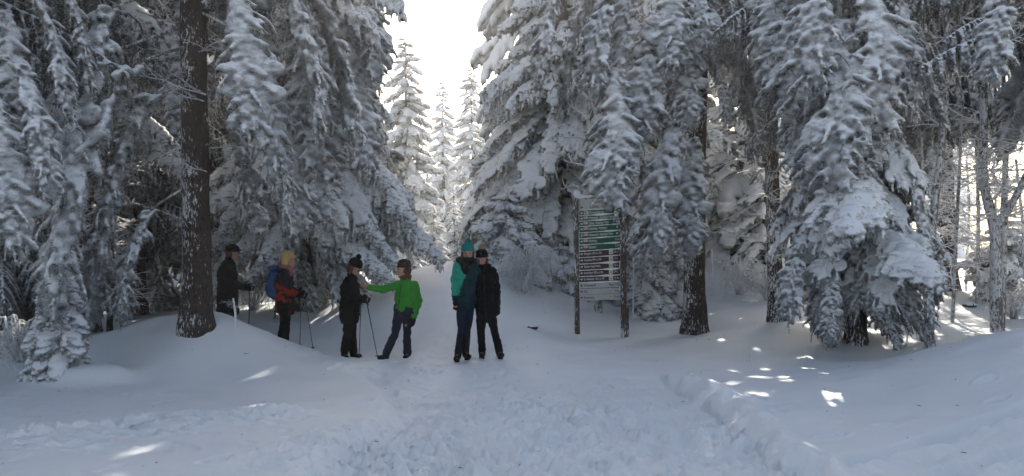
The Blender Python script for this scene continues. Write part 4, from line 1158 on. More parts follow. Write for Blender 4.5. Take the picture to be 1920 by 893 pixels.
def person(label, Yp, J, face, chest, jacket, trousers, hat=None, hair=None, glove=True, boots=0.12, hem=None, build=1.0, coat=False, extra=None, thumbs=None, bootmat='blacks', curl=0.75, bare=None):
    """J: joints in photograph pixels with depth offset, measured one by one"""
    foot = J['ankleL']
    base = P((J['ankleL'][0] + J['ankleR'][0]) / 2, 500, Yp)
    z0 = hgt(base.x, base.y)
    root = empty("person", (base.x, base.y, z0)); tag(root, label, 'person')
    q = {}
    for k, v in J.items():
        q[k] = np.array(P(v[0], v[1], Yp + (v[2] if len(v) > 2 else 0))) - np.array(root.location)
    F, Rt, U = basis(face); cF, cR, cU = basis(chest)
    hm = mat3(F, Rt, U); cm = mat3(cF, cR, cU)
    nF, nR, nU = np.array(F), np.array(Rt), np.array(U); cf = np.array(cF); cr = np.array(cR)
    b = build
    H = q['head']
    # --- body, one continuous skin
    g = Geo()
    ellipsoid(g, H + nU * 0.012, (0.076, 0.098, 0.112), hm, 16, 12)
    ellipsoid(g, H + nF * 0.035 - nU * 0.062, (0.054, 0.058, 0.055), hm)
    ellipsoid(g, H + nF * 0.098 - nU * 0.022, (0.012, 0.018, 0.026), hm, 8, 6)
    ellipsoid(g, H + nF * 0.085 - nU * 0.104, (0.022, 0.02, 0.016), hm, 8, 6)
    for s in (-1, 1):
        ellipsoid(g, H + nR * s * 0.078 - nU * 0.012 - nF * 0.005, (0.010, 0.018, 0.030), hm, 8, 6)
        ellipsoid(g, H + nR * s * 0.03 + nF * 0.086 + nU * 0.022, (0.022, 0.010, 0.008), hm, 8, 6)
    neck = q['neck']
    capsule(g, neck - np.array([0, 0, .03]), H - nU * 0.06 - nF * 0.01, 0.058, 0.052)
    shm = (q['shL'] + q['shR']) / 2; hip = (q['hipL'] + q['hipR']) / 2
    ch = shm * 0.72 + hip * 0.28; wa = shm * 0.35 + hip * 0.65
    sw = max(0.14, np.linalg.norm(q['shL'] - q['shR']) / 2)
    ellipsoid(g, ch, (0.165 * b, 0.11 * b, 0.19), cm); ellipsoid(g, wa, (0.14 * b, 0.105 * b, 0.17), cm); ellipsoid(g, hip + np.array([0, 0, .03]), (0.16 * b, 0.115 * b, 0.12), cm)
    capsule(g, q['shL'], q['shR'], 0.055, 0.055)
    for S in 'LR':
        capsule(g, q['sh' + S], q['el' + S], 0.048 * b, 0.040 * b); capsule(g, q['el' + S], q['wr' + S], 0.040 * b, 0.027)
        capsule(g, q['hip' + S], q['knee' + S], 0.083 * b, 0.056 * b); capsule(g, q['knee' + S], q['ankle' + S], 0.056 * b, 0.038)
        capsule(g, q['ankle' + S] - np.array([0, 0, .02]), q['ankle' + S] * .45 + q['toe' + S] * .55 + np.array([0, 0, .005]), 0.034, 0.022)
        hd = q['hand' + S] - q['wr' + S]
        hand_geo(g, q['wr' + S], hd, (thumbs or {}).get(S, cf), curl if not (bare == S) else 0.25, 0.0, 0.84 if glove and bare != S else 1.0)
    link("body", remesh(g, "person_body", 0.0085, [M['skin']], 2), root)
    for s in (-1, 1):
        g = Geo(); ellipsoid(g, H + nR * s * 0.031 + nF * 0.090 + nU * 0.006, (0.012, 0.007, 0.006), hm, 10, 6); link("eye", g.mesh("eye", [M['eye']]), root)
    g = Geo(); ellipsoid(g, H + nF * 0.094 - nU * 0.066, (0.024, 0.008, 0.007), hm, 10, 6); link("mouth", g.mesh("mouth", [M['lip']]), root)
    # --- jacket
    g = Geo(); jr = 0.022
    ellipsoid(g, ch, (0.185 * b + .0, 0.135 * b, 0.215), cm, 18, 12); ellipsoid(g, wa, (0.165 * b, 0.135 * b, 0.19), cm, 18, 12)
    hz = hem if hem is not None else 0.10
    hb = hip - np.array([0, 0, hz - 0.1])
    capsule(g, wa, hb + np.array([0, 0, .02]), 0.145 * b, 0.155 * b, 14, 0.86 if abs(cF.y) > .6 else 1.0)
    capsule(g, q['shL'], q['shR'], 0.075 * b, 0.075 * b)
    capsule(g, neck - np.array([0, 0, .07]), neck + np.array([0, 0, .012]), 0.095, 0.074)
    for S in 'LR':
        capsule(g, q['sh' + S], q['el' + S], 0.074 * b, 0.063 * b); capsule(g, q['el' + S], q['wr' + S], 0.063 * b, 0.048)
    me = wrinkle(remesh(g, "jacket", 0.011, [M[x] for x in (jacket if isinstance(jacket, tuple) else (jacket,))], 2), 0.014, (11, 11, 19))
    if isinstance(jacket, tuple):
        for p_ in me.polygons: p_.material_index = extra['paint'](np.array(p_.center), q)
    j = link("jacket", me, root)
    # zip, pocket welts and cuffs
    from mathutils.bvhtree import BVHTree
    bv = BVHTree.FromPolygons([v.co for v in me.vertices], [tuple(p_.vertices) for p_ in me.polygons])
    def front(pt, dirn):
        hit = bv.ray_cast(Vector(np.array(pt) + np.array(dirn) * 0.6), Vector(-np.array(dirn)))
        return np.array(hit[0]) + np.array(dirn) * .002 if hit[0] is not None else None
    zp = [front(neck * (1 - t_) + hb * t_ - np.array([0, 0, .06]), cf) for t_ in np.linspace(.06, 1, 16)]
    zp = [p_ for p_ in zp if p_ is not None]
    if len(zp) > 3:
        g = Geo(); tube(g, zp, .006, 5, cap=False); link("zip", g.mesh("zip", [M['rubber']]), root)
    for s in (-1, 1):
        pk = [front(wa + cr * s * (.085 + .02 * k_) - np.array([0, 0, .03 + .03 * k_]), cf) for k_ in range(4)]
        pk = [p_ for p_ in pk if p_ is not None]
        if len(pk) > 2:
            g = Geo(); tube(g, pk, .006, 5, cap=False); link("pocket_welt", g.mesh("pocket_welt", [M['rubber']]), root)
    for S in 'LR':
        d_ = q['wr' + S] - q['el' + S]; d_ /= np.linalg.norm(d_)
        g = Geo(); tube(g, [q['wr' + S] - d_ * .03, q['wr' + S] + d_ * .012], .050, 12, cap=False); link("cuff", g.mesh("cuff", [me.materials[0] if not isinstance(jacket, tuple) else M['black']]), root)
    # --- trousers
    g = Geo()
    ellipsoid(g, hip + np.array([0, 0, .05]), (0.176 * b, 0.136 * b, 0.16), cm, 16, 10)
    for S in 'LR':
        capsule(g, q['hip' + S], q['knee' + S], 0.093 * b, 0.066 * b); capsule(g, q['knee' + S], q['ankle' + S] + np.array([0, 0, .02]), 0.066 * b, 0.064 if boots < .2 else .05)
    link("trousers", wrinkle(remesh(g, "trousers", 0.011, [M[trousers]], 2), 0.008), root)
    for S in 'LR':
        g = Geo(); a = q['ankle' + S]; kn = q['knee' + S]; up = (kn - a) / np.linalg.norm(kn - a)
        capsule(g, a - up * 0.02, a + up * boots, 0.056, 0.062 if boots > .2 else 0.056)
        t = q['toe' + S]; capsule(g, a - np.array([0, 0, .045]), t, 0.048, 0.042)
        box(g, (a + t) / 2 - np.array([0, 0, .07]) , (0.08, 0.08, 0.03))
        link("boot", remesh(g, "boot", 0.009, [M[bootmat]], 2), root)
        if glove and bare != S:
            g = Geo(); hd = q['hand' + S] - q['wr' + S]
            hand_geo(g, q['wr' + S], hd, (thumbs or {}).get(S, cf), curl, 0.005, 1.08)
            u = hd / np.linalg.norm(hd); capsule(g, q['wr' + S] - u * 0.05, q['wr' + S] + u * .05, 0.044, 0.034)
            link("glove", remesh(g, "glove", 0.006, [M['black']], 1), root)
    # --- hair and hat
    if hair:
        hmat, style = hair
        g = Geo()
        if style == 'bob':
            ellipsoid(g, H + nU * 0.035 - nF * 0.02, (0.102, 0.115, 0.112), hm, 18, 14)
            for i in range(26):
                a = radians_(-110 + 220 * i / 25); d = -nF * cos(a) + nR * sin(a)
                capsule(g, H + nU * 0.03 + d * 0.085, H - nU * random.uniform(.07, .105) + d * 0.098, 0.026, 0.016, 7)
            for i in range(7):
                capsule(g, H + nU * 0.10 + nF * .03 + nR * (i - 3) * .02, H + nU * 0.045 + nF * 0.095 + nR * (i - 3) * .022, 0.02, 0.01, 6)
        else:
            ellipsoid(g, H - nF * 0.03 - nU * 0.0, (0.088, 0.09, 0.105), hm, 16, 12)
            for i in range(18):
                a = radians_(-95 + 190 * i / 17); d = -nF * cos(a) + nR * sin(a)
                ln = random.uniform(.12, .17) if style == 'long' else random.uniform(.05, .08)
                capsule(g, H + d * 0.08, H - nU * ln + d * 0.09, 0.022, 0.014, 7)
        me = remesh(g, "hair", 0.008, [M[hmat]], 1)
        link("hair", wrinkle(me, 0.008, (60, 60, 12)), root)
    if hat:
        hmat, kind, pom = hat
        g = Geo()
        if kind == 'beanie':
            ellipsoid(g, H + nU * 0.084 - nF * 0.014, (0.094, 0.112, 0.086), hm, 18, 14)
            tube(g, [H + nU * 0.054 - nF * .010 + (nR * cos(a) * 0.084 + nF * sin(a) * 0.100) for a in np.linspace(0, 2 * pi, 25)], 0.018, 8, cap=False)
        else:
            ellipsoid(g, H + nU * 0.07 - nF * 0.01, (0.096, 0.116, 0.070), hm, 18, 14)
            ellipsoid(g, H + nU * 0.052 + nF * 0.10, (0.07, 0.06, 0.012), hm, 14, 8)
            tube(g, [H + nU * 0.035 - nF * .008 + (nR * cos(a) * 0.085 + nF * sin(a) * 0.100) for a in np.linspace(0, 2 * pi, 25)], 0.02, 8, cap=False)
        me = remesh(g, "hat", 0.008, [M[hmat]], 1)
        h_ = link("hat", wrinkle(me, 0.004, (50, 50, 20)), root)
        if pom:
            g = Geo(); c = H + nU * (0.175 + pom[1] * .3) - nF * 0.02
            ellipsoid(g, c, (pom[1],) * 3, None, 14, 10)
            rr = random.Random(4)
            for i in range(160):
                d = np.array([rr.gauss(0, 1) for _ in range(3)]); d /= np.linalg.norm(d)
                tube(g, [c + d * pom[1] * .8, c + d * pom[1] * rr.uniform(1.15, 1.4)], [0.006, 0.001], 3, cap=False)
            link("pompom", g.mesh("pompom", [M[pom[0]]]), h_)
    return root, q, (nF, nR, nU)
def radians_(x): return x * pi / 180

def ring_scarf(root, q, frame, mat, r=0.105, th=0.045, drop=0.0, name="scarf"):
    g = Geo(); nF, nR, nU = frame; c = q['neck'] + np.array([0, 0, .035])
    for k in range(3):
        tube(g, [c + np.array([0, 0, -.03 * k]) + (nR * cos(a) + nF * sin(a)) * (r - 0.012 * k + .008 * sin(3 * a + k)) for a in np.linspace(0, 2 * pi, 25)], th * (1 - .15 * k), 9, cap=False)
    if drop:
        capsule(g, c + nF * r * 1.0 - np.array([0, 0, .03]), c + nF * (r + .03) - np.array([0, 0, drop]), 0.055, 0.045)
        capsule(g, c + nF * r * 1.0 + nR * .05 - np.array([0, 0, .03]), c + nF * (r + .03) + nR * .03 - np.array([0, 0, drop * .8]), 0.05, 0.04)
    link(name, wrinkle(remesh(g, name, 0.009, [M[mat]], 1), 0.012, (30, 30, 30)), root)
def glasses(root, q, frame):
    g = Geo(); nF, nR, nU = frame; H = q['head']
    for s in (-1, 1):
        c = H + nF * 0.104 + nR * s * 0.034 + nU * 0.006
        tube(g, [c + nR * cos(a) * .025 + nU * sin(a) * .018 for a in np.linspace(0, 2 * pi, 17)], 0.0025, 5, cap=False)
        tube(g, [c + nR * s * .026, H + nR * s * 0.083 + nU * .01], 0.0022, 5)
    tube(g, [H + nF * .106 + nR * .01 + nU * .01, H + nF * .106 - nR * .01 + nU * .01], 0.0025, 5)
    link("glasses", g.mesh("glasses", [M['rubber']]), root)

def pole(label, a, b):
    """a: grip (px, py, Y), b: tip"""
    p0, p1 = P(*a), P(*b)
    p1.z = hgt(p1.x, p1.y) - 0.01
    d = (p1 - p0); L = d.length; d.normalize()
    root = empty("trekking_pole", p1); tag(root, label, 'trekking pole', "trekking poles in the walkers' hands")
    A = np.array(p0 - p1); D = np.array(d)
    g = Geo(); tube(g, [A, A + D * L * .45], 0.0085, 8); tube(g, [A + D * L * .45, A + D * (L - .04)], 0.0068, 8); link("shaft", g.mesh("shaft", [M['metal']]), root)
    g = Geo(); tube(g, [A - D * .07, A - D * .02, A + D * .06], [.018, .014, .016], 10); link("grip", g.mesh("grip", [M['rubber']]), root)
    g = Geo(); ellipsoid(g, A + D * (L - .07), (.036, .036, .008), None, 14, 6); link("basket", g.mesh("basket", [M['rubber']]), root)
    g = Geo(); tube(g, [A + D * (L - .06), A + D * L], [.008, .004], 8); link("tip", g.mesh("tip", [M['rubber']]), root)
    g = Geo(); tube(g, [A - D * .05, A - D * .02 + np.array([.03, 0, -.04]), A + D * .05 + np.array([.035, 0, -.05]), A + D * .02], .004, 5); link("strap", g.mesh("strap", [M['rubber']]), root)

random.seed(5)
# man in black beside the big trunk (profile, facing right)
r1, q1, f1 = person("person in black coat and cap half hidden behind the mound right of the big trunk", 14.1,
    dict(head=(436, 474), neck=(431, 489), shL=(424, 498, .17), shR=(427, 498, -.17), elL=(432, 530, .22), elR=(434, 533, -.20), wrL=(455, 537, .12), wrR=(461, 540, -.16), handL=(467, 537, .10), handR=(473, 541, -.14),
         hipL=(427, 565, .09), hipR=(427, 565, -.09), kneeL=(430, 612, .1), kneeR=(426, 612, -.1), ankleL=(430, 655, .1), ankleR=(422, 655, -.12), toeL=(445, 659, .1), toeR=(437, 660, -.12)),
    (1, -.15, -.08), (1, -.1, 0), 'black', 'black', hat=('black', 'cap', None), hair=('brownhair', 'short'), build=1.18, hem=0.28, thumbs={'L': (0, 0, 1), 'R': (0, 0, 1)})
glasses(r1, q1, f1)
pole("trekking pole held by the person in black half hidden beside the big trunk", (468, 540, 13.97), (466, 655, 14.3))

# blond woman with the blue pack
def paint2(c, q):
    sh, hp = q['shR'], q['hipR']
    u = (c[2] - hp[2]) / (sh[2] - hp[2])
    n = 0.10 * math.sin(c[0] * 13 + c[1] * 9 + 1)
    if -0.35 < u + n < 0.30 and c[0] < hp[0] + .09: return 1
    if 0.30 < u + n < 0.62 and c[1] < -.17: return 1
    return 0
r2, q2, f2 = person("blond person in black and red jacket with blue backpack, facing right with two poles", 14.0,
    dict(head=(541, 487), neck=(536, 503), shL=(530, 512, .16), shR=(533, 513, -.17), elL=(545, 542, .20), elR=(541, 548, -.20), wrL=(557, 548, .12), wrR=(560, 552, -.14), handL=(566, 548, .10), handR=(570, 554, -.12),
         hipL=(535, 575, .09), hipR=(536, 575, -.09), kneeL=(536, 610, .10), kneeR=(532, 612, -.08), ankleL=(532, 656, .10), ankleR=(524, 656, -.1), toeL=(545, 661, .1), toeR=(537, 662, -.1)),
    (1, -.45, -.05), (1, -.35, 0), ('blacks', 'red'), 'black', hair=('blond', 'bob'), hem=0.12, extra={'paint': paint2}, build=1.08, thumbs={'L': (0, 0, 1), 'R': (0, 0, 1)})
ring_scarf(r2, q2, f2, 'scarf', 0.085, 0.032, 0.12)
pole("left trekking pole of the blond person with the blue backpack", (565, 549, 14.1), (562, 650, 14.05))
pole("right trekking pole of the blond person with the blue backpack", (571, 553, 13.9), (588, 660, 13.75))
def backpack():
    Y = 14.0; base = P(514, 556, Y); root = empty("backpack", base); tag(root, "blue backpack on the back of the blond person", 'backpack')
    g = Geo()
    ellipsoid(g, (0, 0, .22), (.115, .15, .27), None, 18, 12); ellipsoid(g, (-.06, 0, .12), (.08, .12, .14), None, 14, 10); box(g, (.03, 0, .2), (.13, .24, .42))
    link("pack_body", wrinkle(remesh(g, "pack_body", 0.012, [M['bluepack']], 4), .008), root)
    g = Geo(); ellipsoid(g, (.0, 0, .46), (.11, .13, .06), None, 14, 8); link("lid", wrinkle(remesh(g, "lid", .012, [M['bluepack']], 2), .006), root)
    for s in (-1, 1):
        g = Geo(); tube(g, [(.07, .08 * s, .44), (.16, .11 * s, .47), (.24, .12 * s, .38), (.24, .13 * s, .24), (.10, .13 * s, .06)], .016, 6, flat=.6); link("shoulder_strap", g.mesh("shoulder_strap", [M['rubber']]), root)
    g = Geo(); tube(g, [(.06, -.1, .0), (.05, -.11, -.15), (.045, -.11, -.33), (.02, -.11, -.35)], .011, 6); link("hanging_strap", g.mesh("hanging_strap", [M['rubber']]), root)
backpack()

# person in black with pompom hat, looking down at the poles
r3, q3, f3 = person("person all in black with pompom beanie, looking down between two poles, facing the green jacket", 13.4,
    dict(head=(665, 503), neck=(659, 517), shL=(657, 526, .17), shR=(655, 527, -.17), elL=(668, 556, .2), elR=(664, 558, -.22), wrL=(678, 561, .08), wrR=(677, 563, -.14), handL=(685, 561, .05), handR=(685, 563, -.12),
         hipL=(657, 592, .09), hipR=(655, 592, -.09), kneeL=(660, 628, .1), kneeR=(651, 629, -.08), ankleL=(662, 662, .1), ankleR=(646, 664, -.1), toeL=(674, 668, .05), toeR=(650, 671, -.2)),
    (1, -.35, -.55), (1, -.3, 0), 'black', 'black', hat=('black', 'beanie', ('black', .04)), hair=('brownhair', 'short'), hem=0.12, build=1.08, thumbs={'L': (0, 0, 1), 'R': (0, 0, 1)})
glasses(r3, q3, f3)
pole("upright trekking pole held by the person all in black with pompom beanie", (677, 563, 13.25), (673, 671, 13.2))
pole("slanted trekking pole between the all black person and the green jacket", (687, 563, 13.4), (709, 673, 13.1))

# green jacket, arm stretched out, turned left
r4, q4, f4 = person("person in bright green jacket and jeans stretching one arm toward the person in black", 13.25,
    dict(head=(757, 506), neck=(760, 523), shL=(746, 534, -.05), shR=(777, 535, .05), elL=(718, 543, -.05), elR=(784, 565, .02), wrL=(692, 539, -.02), wrR=(776, 594, -.06), handL=(684, 537, 0), handR=(775, 606, -.08),
         hipL=(749, 586, -.05), hipR=(764, 586, .05), kneeL=(741, 625, -.08), kneeR=(763, 627, .02), ankleL=(724, 665, -.05), ankleR=(764, 664, .05), toeL=(713, 671, -.12), toeR=(760, 670, -.1)),
    (-1, -.55, -.05), (-.55, -1, 0), 'green', 'jeans', hat=('darkbrown', 'beanie', None), hair=('brownhair', 'short'), hem=0.04, build=.97, thumbs={'L': (0, 0, 1), 'R': (-.6, -1, 0)}, bare='L', curl=.35)
ring_scarf(r4, q4, f4, 'redhair', 0.07, 0.028)

# couple
def paint5(c, q):
    # teal shoulders and sleeve, dark below a slanting seam
    s = q['shL']
    if c[0] < s[0] + 0.05:
        return 1 if c[2] < q['wrL'][2] + 0.06 else 0
    return 1 if (c[2] - s[2]) < -0.36 + 0.62 * (c[0] - s[0] - 0.05) / 0.27 else 0
r5, q5, f5 = person("taller person of the couple in teal hat and teal jacket, dark below a seam", 12.9,
    dict(head=(877, 475), neck=(873, 492), shL=(857, 497), shR=(888, 497, .03), elL=(853, 530, 0), elR=(899, 522, .2), wrL=(854, 562, -.05), wrR=(915, 528, .24), handL=(855, 575, -.07), handR=(925, 530, .22),
         hipL=(865, 568), hipR=(881, 568), kneeL=(866, 614, -.03), kneeR=(876, 615, .03), ankleL=(859, 664, -.08), ankleR=(873, 661, .05), toeL=(855, 673, -.25), toeR=(879, 669, -.12)),
    (.1, -1, -.08), (.12, -1, 0), ('teal', 'darkteal'), 'jeans', hat=('tealhat', 'beanie', ('tealhat', .038)), hair=('brownhair', 'short'), hem=0.10, boots=0.30, build=1.0, extra={'paint': paint5}, thumbs={'L': (1, -.3, 0), 'R': (0, 0, 1)}, curl=.4)
ring_scarf(r5, q5, f5, 'black', 0.098, 0.048, 0.16)
r6, q6, f6 = person("shorter person of the couple in black jacket and dark beanie with tan fur pompom", 13.15,
    dict(head=(903, 487), neck=(906, 503), shL=(894, 509), shR=(924, 510), elL=(893, 541, -.1), elR=(932, 544, 0), wrL=(899, 568, -.16), wrR=(932, 572, -.04), handL=(905, 575, -.17), handR=(933, 584, -.05),
         hipL=(903, 580), hipR=(918, 580), kneeL=(902, 624, -.03), kneeR=(927, 621, .0), ankleL=(904, 661, 0), ankleR=(936, 660, 0), toeL=(903, 667, -.2), toeR=(941, 666, -.16)),
    (-.15, -1, -.08), (.05, -1, 0), 'black', 'black', hat=('black', 'beanie', ('fur', .048)), hair=('redhair', 'long'), hem=0.16, build=1.02, thumbs={'L': (-1, 0, 0), 'R': (-1, -.2, 0)}, curl=.4)
ring_scarf(r6, q6, f6, 'black', 0.09, 0.036)

# ------------------------------------------------------------------ the signpost
def sign():
    Y = 16.0
    b = P(1125, 632, Y); z0 = hgt(b.x, b.y)
    root = empty("signpost", (b.x, b.y, z0)); tag(root, "tall hiking signpost with green, brown and white direction boards between two frosty posts", 'signpost')
    O = np.array(root.location)
    def L(px, py, dy=0): return np.array(P(px, py, Y + dy)) - O
    def post(pt, pb, w, d, dy):
        a, c = L(*pt, dy), L(*pb, dy); c[2] -= .3
        n = 70; t = np.linspace(0, 1, n)[:, None]; q = a * (1 - t) + c * t
        g = Geo()
        k = 16; th = np.arange(k) * 2 * pi / k
        sq = np.stack([np.sign(np.cos(th)) * np.abs(np.cos(th)) ** .45 * w / 2, np.sign(np.sin(th)) * np.abs(np.sin(th)) ** .45 * d / 2], 1)
        v = np.zeros((n, k, 3)); v[:, :, :] = q[:, None, :]; v[:, :, 0] += sq[:, 0]; v[:, :, 1] += sq[:, 1]
        nz = 0.006 * fbm(v[..., 0] * 40, v[..., 1] * 40, v[..., 2] * 14, 3); v[:, :, 0] += nz; v[:, :, 1] += nz
        g.add(v.reshape(-1, 3), tube_faces(n, k)); return link("post", g.mesh("post", [M['post']]), root)
    post((1079, 366), (1083, 632), .095, .095, 0)
    post((1167, 380), (1170, 632), .11, .10, -.06)
    o = post((1176, 578), (1177, 631), .05, .10, .03)
    # snow on the left post
    g = Geo(); ellipsoid(g, L(1081, 365, 0), (.075, .07, .10)); ellipsoid(g, L(1090, 369), (.10, .05, .035)); ellipsoid(g, L(1102, 369), (.08, .05, .03)); ellipsoid(g, L(1110, 366), (.05, .045, .035))
    ellipsoid(g, L(1140, 357), (.07, .05, .03), None); ellipsoid(g, L(1146, 361), (.05, .05, .03))
    link("snow_cap", remesh(g, "snow_cap", .012, [M['snow']], 3), root)
    cols = {'w': M['board_white'], 'g': M['board_green'], 'b': M['board_brown']}
    def slope(y): return -5.4 + 3.2 * max(0, (y - 480) / 80)      # px over the 76 px width
    xl, xr = 1086.5, 1162.5
    def board(yc, h, kind, y_top_peak=None):
        s = slope(yc); dyl, dyr = 0.0, -0.03
        a = L(xl, yc, dyl); c = L(xr, yc + s, dyr)
        u = c - a; W = np.linalg.norm(u); u /= W
        up = np.array([0, 0, 1.0]); up -= u * up.dot(u); up /= np.linalg.norm(up); nrm = np.cross(u, up)   # towards the camera
        if nrm[1] > 0: nrm = -nrm
        rot = np.stack([u, -nrm, up], 1)
        g = Geo()
        if y_top_peak is None:
            box(g, (a + c) / 2, (W, .028, h), rot)
        else:
            pk = y_top_peak
            pts = [a - up * h / 2, c - up * h / 2, c + up * h / 2, (a + c) / 2 + up * (h / 2 + pk), a + up * h / 2]
            v = [p + nrm * .014 for p in pts] + [p - nrm * .014 for p in pts]
            n = 5; f = [tuple(range(n)), tuple(range(2 * n - 1, n - 1, -1))] + [(i, i + n, (i + 1) % n + n, (i + 1) % n) for i in range(n)]
            g.add(v, f)
        o = link("board", g.mesh("board", [cols[kind]], smooth=False), root)
        M4 = Matrix(((u[0], up[0], nrm[0], 0), (u[1], up[1], nrm[1], 0), (u[2], up[2], nrm[2], 0), (0, 0, 0, 1)))
        return o, a, u, up, nrm, W, M4
    def text(o, s, org, M4, size, mat, narrow=.72, align='LEFT', right=None):
        cu = bpy.data.curves.new("lettering", 'FONT'); cu.body = s; cu.size = size; cu.align_x = align; cu.align_y = 'CENTER'; cu.offset = size * 0.012; cu.extrude = 0.001
        t = bpy.data.objects.new("lettering", cu); col.objects.link(t)
        dg = bpy.context.evaluated_depsgraph_get(); me = bpy.data.meshes.new_from_object(t.evaluated_get(dg)); me.name = "lettering"
        bpy.data.objects.remove(t)
        me.materials.clear(); me.materials.append(mat)
        me.transform(Matrix.Translation(Vector(org)) @ M4 @ Matrix.Diagonal((narrow, 1, 1, 1)))
        return link("lettering", me, o)
    def arrow(o, d, c, u, up, nrm, mat, s=.026):
        g = Geo(); e = {'l': -u, 'r': u, 'd': -up, 'u': up}[d]; w = np.cross(e, nrm)
        c = c + nrm * .0165
        p = [c + e * s, c + w * s * .95, c + w * s * .35, c - e * s * .9 + w * s * .35, c - e * s * .9 - w * s * .35, c - w * s * .35, c - w * s * .95]
        v = [x for x in p] + [x + nrm * .002 for x in p]; n = 7
        fl = [tuple(range(n, 2 * n)), tuple(reversed(range(n)))] + [(i, (i + 1) % n, (i + 1) % n + n, i + n) for i in range(n)]
        g.add(v, fl); link("arrow", g.mesh("arrow", [mat], smooth=False), o)
    def plate(name, o, c, u, up, nrm, w, h, mat, off=.016):
        g = Geo(); box(g, c + nrm * off, (w, .003, h), np.stack([u, -nrm, up], 1)); return link(name, g.mesh(name, [mat], smooth=False), o)
    K, Wt = M['ink_black'], M['ink_white']
    # head board
    o, a, u, up, n, W, M4 = board(376, .165, 'w', .10)
    text(o, "Erholungsgebiet", a + u * .10 + up * .035 + n * .0165, M4, .085, M['ink_faded'], .85)
    text(o, "Naturpark", a + u * .24 - up * .045 + n * .0165, M4, .08, M['ink_faded'], .85)
    rows = [(389.7, 'w', 'l', None, "Goldsteig", ""), (400.4, 'g', 'l', 'flag', "Fernwanderweg", ""), (410.5, 'g', 'l', 'red', "Hohenwarth - Kötztinger Hütte", ""), (420.5, 'g', 'l', 'red', "Zittling - Kötztinger Hütte", "<"),
            (430.6, 'g', 'l', 'num', "Kaitersberg - Kötztinger", "^"), (442.4, 'g', 'd', 'red', "Hohenwarth - Kötztinger Hütte", "<"), (453.5, 'g', 'r', 'red', "Kötzting", "7 km"), (465.2, 'g', 'l', 'red', "Blaibach", "7,2 k"),
            (477, 'b', 'l', None, "Mittagstein 1034 m ü. NN", "0,8 m"), (489, 'b', 'r', None, "Kreuzfelsen 999 m ü. NN", "1,1 k"), (501, 'b', 'r', None, "Räuber Heigl Höhle", "1,6 k"), (512.8, 'b', 'l', None, "Rauchröhren 1042 m ü. NN", "2,4 k"), (524.5, 'b', 'l', None, "Gr. Riedelstein 1132 m ü. NN", "7,5 km"),
            (536, 'w', 'd', 'blue', "Hohenwarth", "8,5 km"), (547.5, 'w', 'l', None, "Eck", "6 km"), (558.5, 'w', 'r', 'yell', "Reitenberg", "2,9 km")]
    rr = random.Random(9)
    for i, (yc, kd, ar, sym, s, dist) in enumerate(rows):
        nxt = rows[i + 1][0] if i + 1 < len(rows) else yc + 11
        h = .098 if kd != 'w' else .106
        o, a, u, up, n, W, M4 = board(yc, h, kd)
        ink = Wt if kd != 'w' else K
        f = n * .0165
        arrow(o, ar, a + u * .042, u, up, n, ink)
        x0 = .085
        if sym in ('red', 'num'):
            plate("trail_mark", o, a + u * .115 + up * .012, u, up, n, .075, .045, M['ink_white'])
            if sym == 'red': plate("trail_mark", o, a + u * .115 - up * .028, u, up, n, .085, .032, M['ink_red'])
            text(o, str(["", "", "H5", "H3", "H2", "H5", "H4", "H6"][i]), a + u * .085 + up * .012 + n * .019, M4, .045, K, .8)
            x0 = .17
        if sym == 'flag':
            plate("trail_mark", o, a + u * .125, u, up, n, .085, .06, M['ink_white']); 
            g = Geo(); c = a + u * .125 + n * .019; g.add([c - u * .03 + up * .02, c - u * .03 - up * .02, c + u * .03], [(0, 1, 2)]); link("trail_mark", g.mesh("trail_mark", [M['ink_green']], smooth=False), o)
            x0 = .18
        if i == 0: x0 = .19
        text(o, s, a + u * x0 + f, M4, .070 if kd != 'b' else .062, ink, .62 if len(s) < 20 else .50)
        if kd == 'b':
            plate("walker_symbol", o, a + u * (W * .775), u, up, n, .075, h * .86, M['ink_white'])
            g = Geo(); c = a + u * (W * .775) + n * .02
            ellipsoid(g, c - up * .012, (.024, .003, .016), None, 8, 6); ellipsoid(g, c + up * .022, (.009, .003, .009), None, 8, 6); link("walker_symbol", g.mesh("walker_symbol", [M['ink_yellow']]), o)
            text(o, dist, a + u * (W * .84) + f, M4, .062, Wt, .62)
        elif dist in ('<', '^'):
            arrow(o, 'l' if dist == '<' else 'u', a + u * (W * .93), u, up, n, ink)
        elif dist:
            text(o, dist, a + u * (W * .985) + f, M4, .066, ink, .62, 'RIGHT')
        if sym == 'blue':
            g = Geo(); c = a + u * (W * .76) + n * .018; ellipsoid(g, c, (.028, .003, .012), np.stack([u * .8 - up * .6, -n, u * .6 + up * .8], 1), 8, 6); ellipsoid(g, c + u * .035 - up * .015, (.02, .003, .01), None, 8, 6); link("route_symbol", g.mesh("route_symbol", [M['ink_blue']]), o)
        if sym == 'yell':
            g = Geo(); c = a + u * (W * .76) + n * .018; ellipsoid(g, c, (.032, .003, .017), None, 8, 6); ellipsoid(g, c + up * .024, (.01, .003, .013), None, 8, 6); link("route_symbol", g.mesh("route_symbol", [M['ink_yellow']]), o)
        # snow lying on the upper edge of each board
        if 1 <= i <= 13:
            g = Geo(); m = 26; t = np.linspace(0.0, W, m)
            c = a[None, :] + u[None, :] * t[:, None] + up[None, :] * (h / 2 + .004) + n[None, :] * .010
            tube(g, c, .006 + .005 * np.abs(fbm(t * 12, i * 3.3, 0, 3)) + .022 * np.exp(-((t - W * rr.uniform(.5, 1)) / .12) ** 2) * rr.random(), 7)
            link("snow_ledge", g.mesh("snow_ledge", [M['snow']]), o)
    a_, c_ = L(1124.5, 385, .055), L(1124.5, 562, .055)
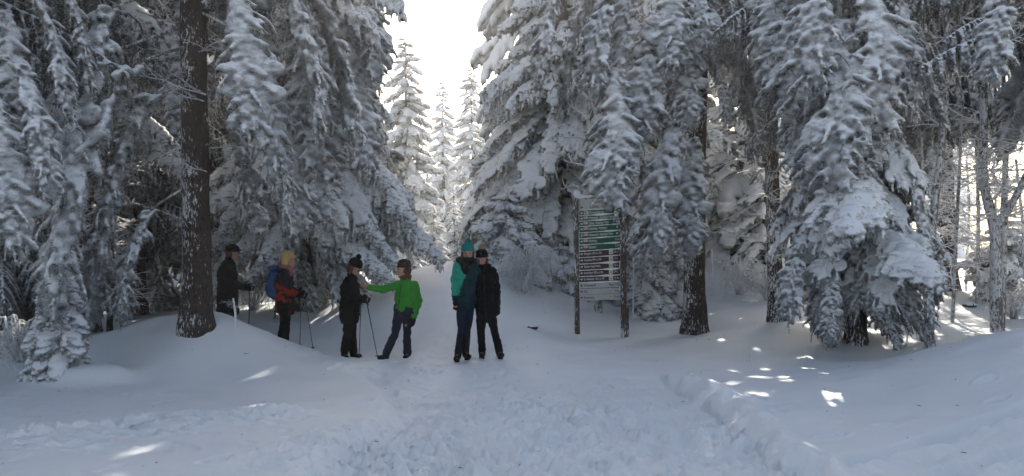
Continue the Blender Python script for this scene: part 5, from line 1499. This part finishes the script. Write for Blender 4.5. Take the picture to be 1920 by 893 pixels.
    g = Geo(); box(g, (a_ + c_) / 2, (.74, .02, a_[2] - c_[2])); link("gap_dark_panel", g.mesh("gap_dark_panel", [M['gap_backing']], smooth=False), root)  # dark panel added so gaps between the boards do not show bright
    # rime blown over the right ends of the boards
    g = Geo()
    for i in range(9):
        t = rr.random(); yy = 384 + 178 * t
        ellipsoid(g, L(1161.5 + rr.gauss(0, .8), yy - 5, -.05), (rr.uniform(.008, .024), .012, rr.uniform(.02, .05)), None, 8, 6)
    link("rime_crust", g.mesh("rime_crust", [M['snow']]), root)
M['gap_backing'] = flat_mat('dark_gap_backing', (.05, .042, .035), .9, .4, 20, .4)
def board_mat(name, c): return flat_mat(name, c, 0.5, 0.25, 35, 0.2)
M['board_white'] = flat_mat("weathered_white_board", (0.42, 0.43, 0.42), 0.6, 0.25, 9, 0.2)
M['board_green'] = board_mat("green_board", (0.006, 0.085, 0.035))
M['board_brown'] = board_mat("brown_board", (0.04, 0.014, 0.008))
M['ink_black'] = flat_mat("black_lettering", (0.015, 0.015, 0.015), .6)
M['ink_faded'] = flat_mat("faded_carved_lettering", (0.09, 0.075, 0.06), .8)
M['ink_white'] = flat_mat("white_lettering", (0.62, 0.62, 0.6), .6, .1)
M['ink_red'] = flat_mat("red_mark", (0.16, 0.015, 0.012), .6)
M['ink_green'] = flat_mat("green_mark", (0.01, 0.12, 0.05), .6)
M['ink_yellow'] = flat_mat("yellow_mark", (0.55, 0.38, 0.05), .6)
M['ink_blue'] = flat_mat("blue_mark", (0.03, 0.05, 0.14), .6)
sign()

# ------------------------------------------------------------------ frosty air
hm_ = bpy.data.materials.new("frosty_air"); hm_.use_nodes = True
nt = hm_.node_tree; nt.nodes.clear()
out = nt.nodes.new("ShaderNodeOutputMaterial"); pv = nt.nodes.new("ShaderNodeVolumePrincipled")
pv.inputs['Color'].default_value = (0.93, 0.95, 1.0, 1); pv.inputs['Density'].default_value = 0.0018; pv.inputs['Anisotropy'].default_value = 0.7
nt.links.new(pv.outputs[0], out.inputs['Volume'])
g = Geo(); box(g, (0, 25, 13.5), (190, 170, 32))
hz_ = link("haze", g.mesh("haze", [hm_], smooth=False)); tag(hz_, "pale frosty haze between the trees", kind='stuff')
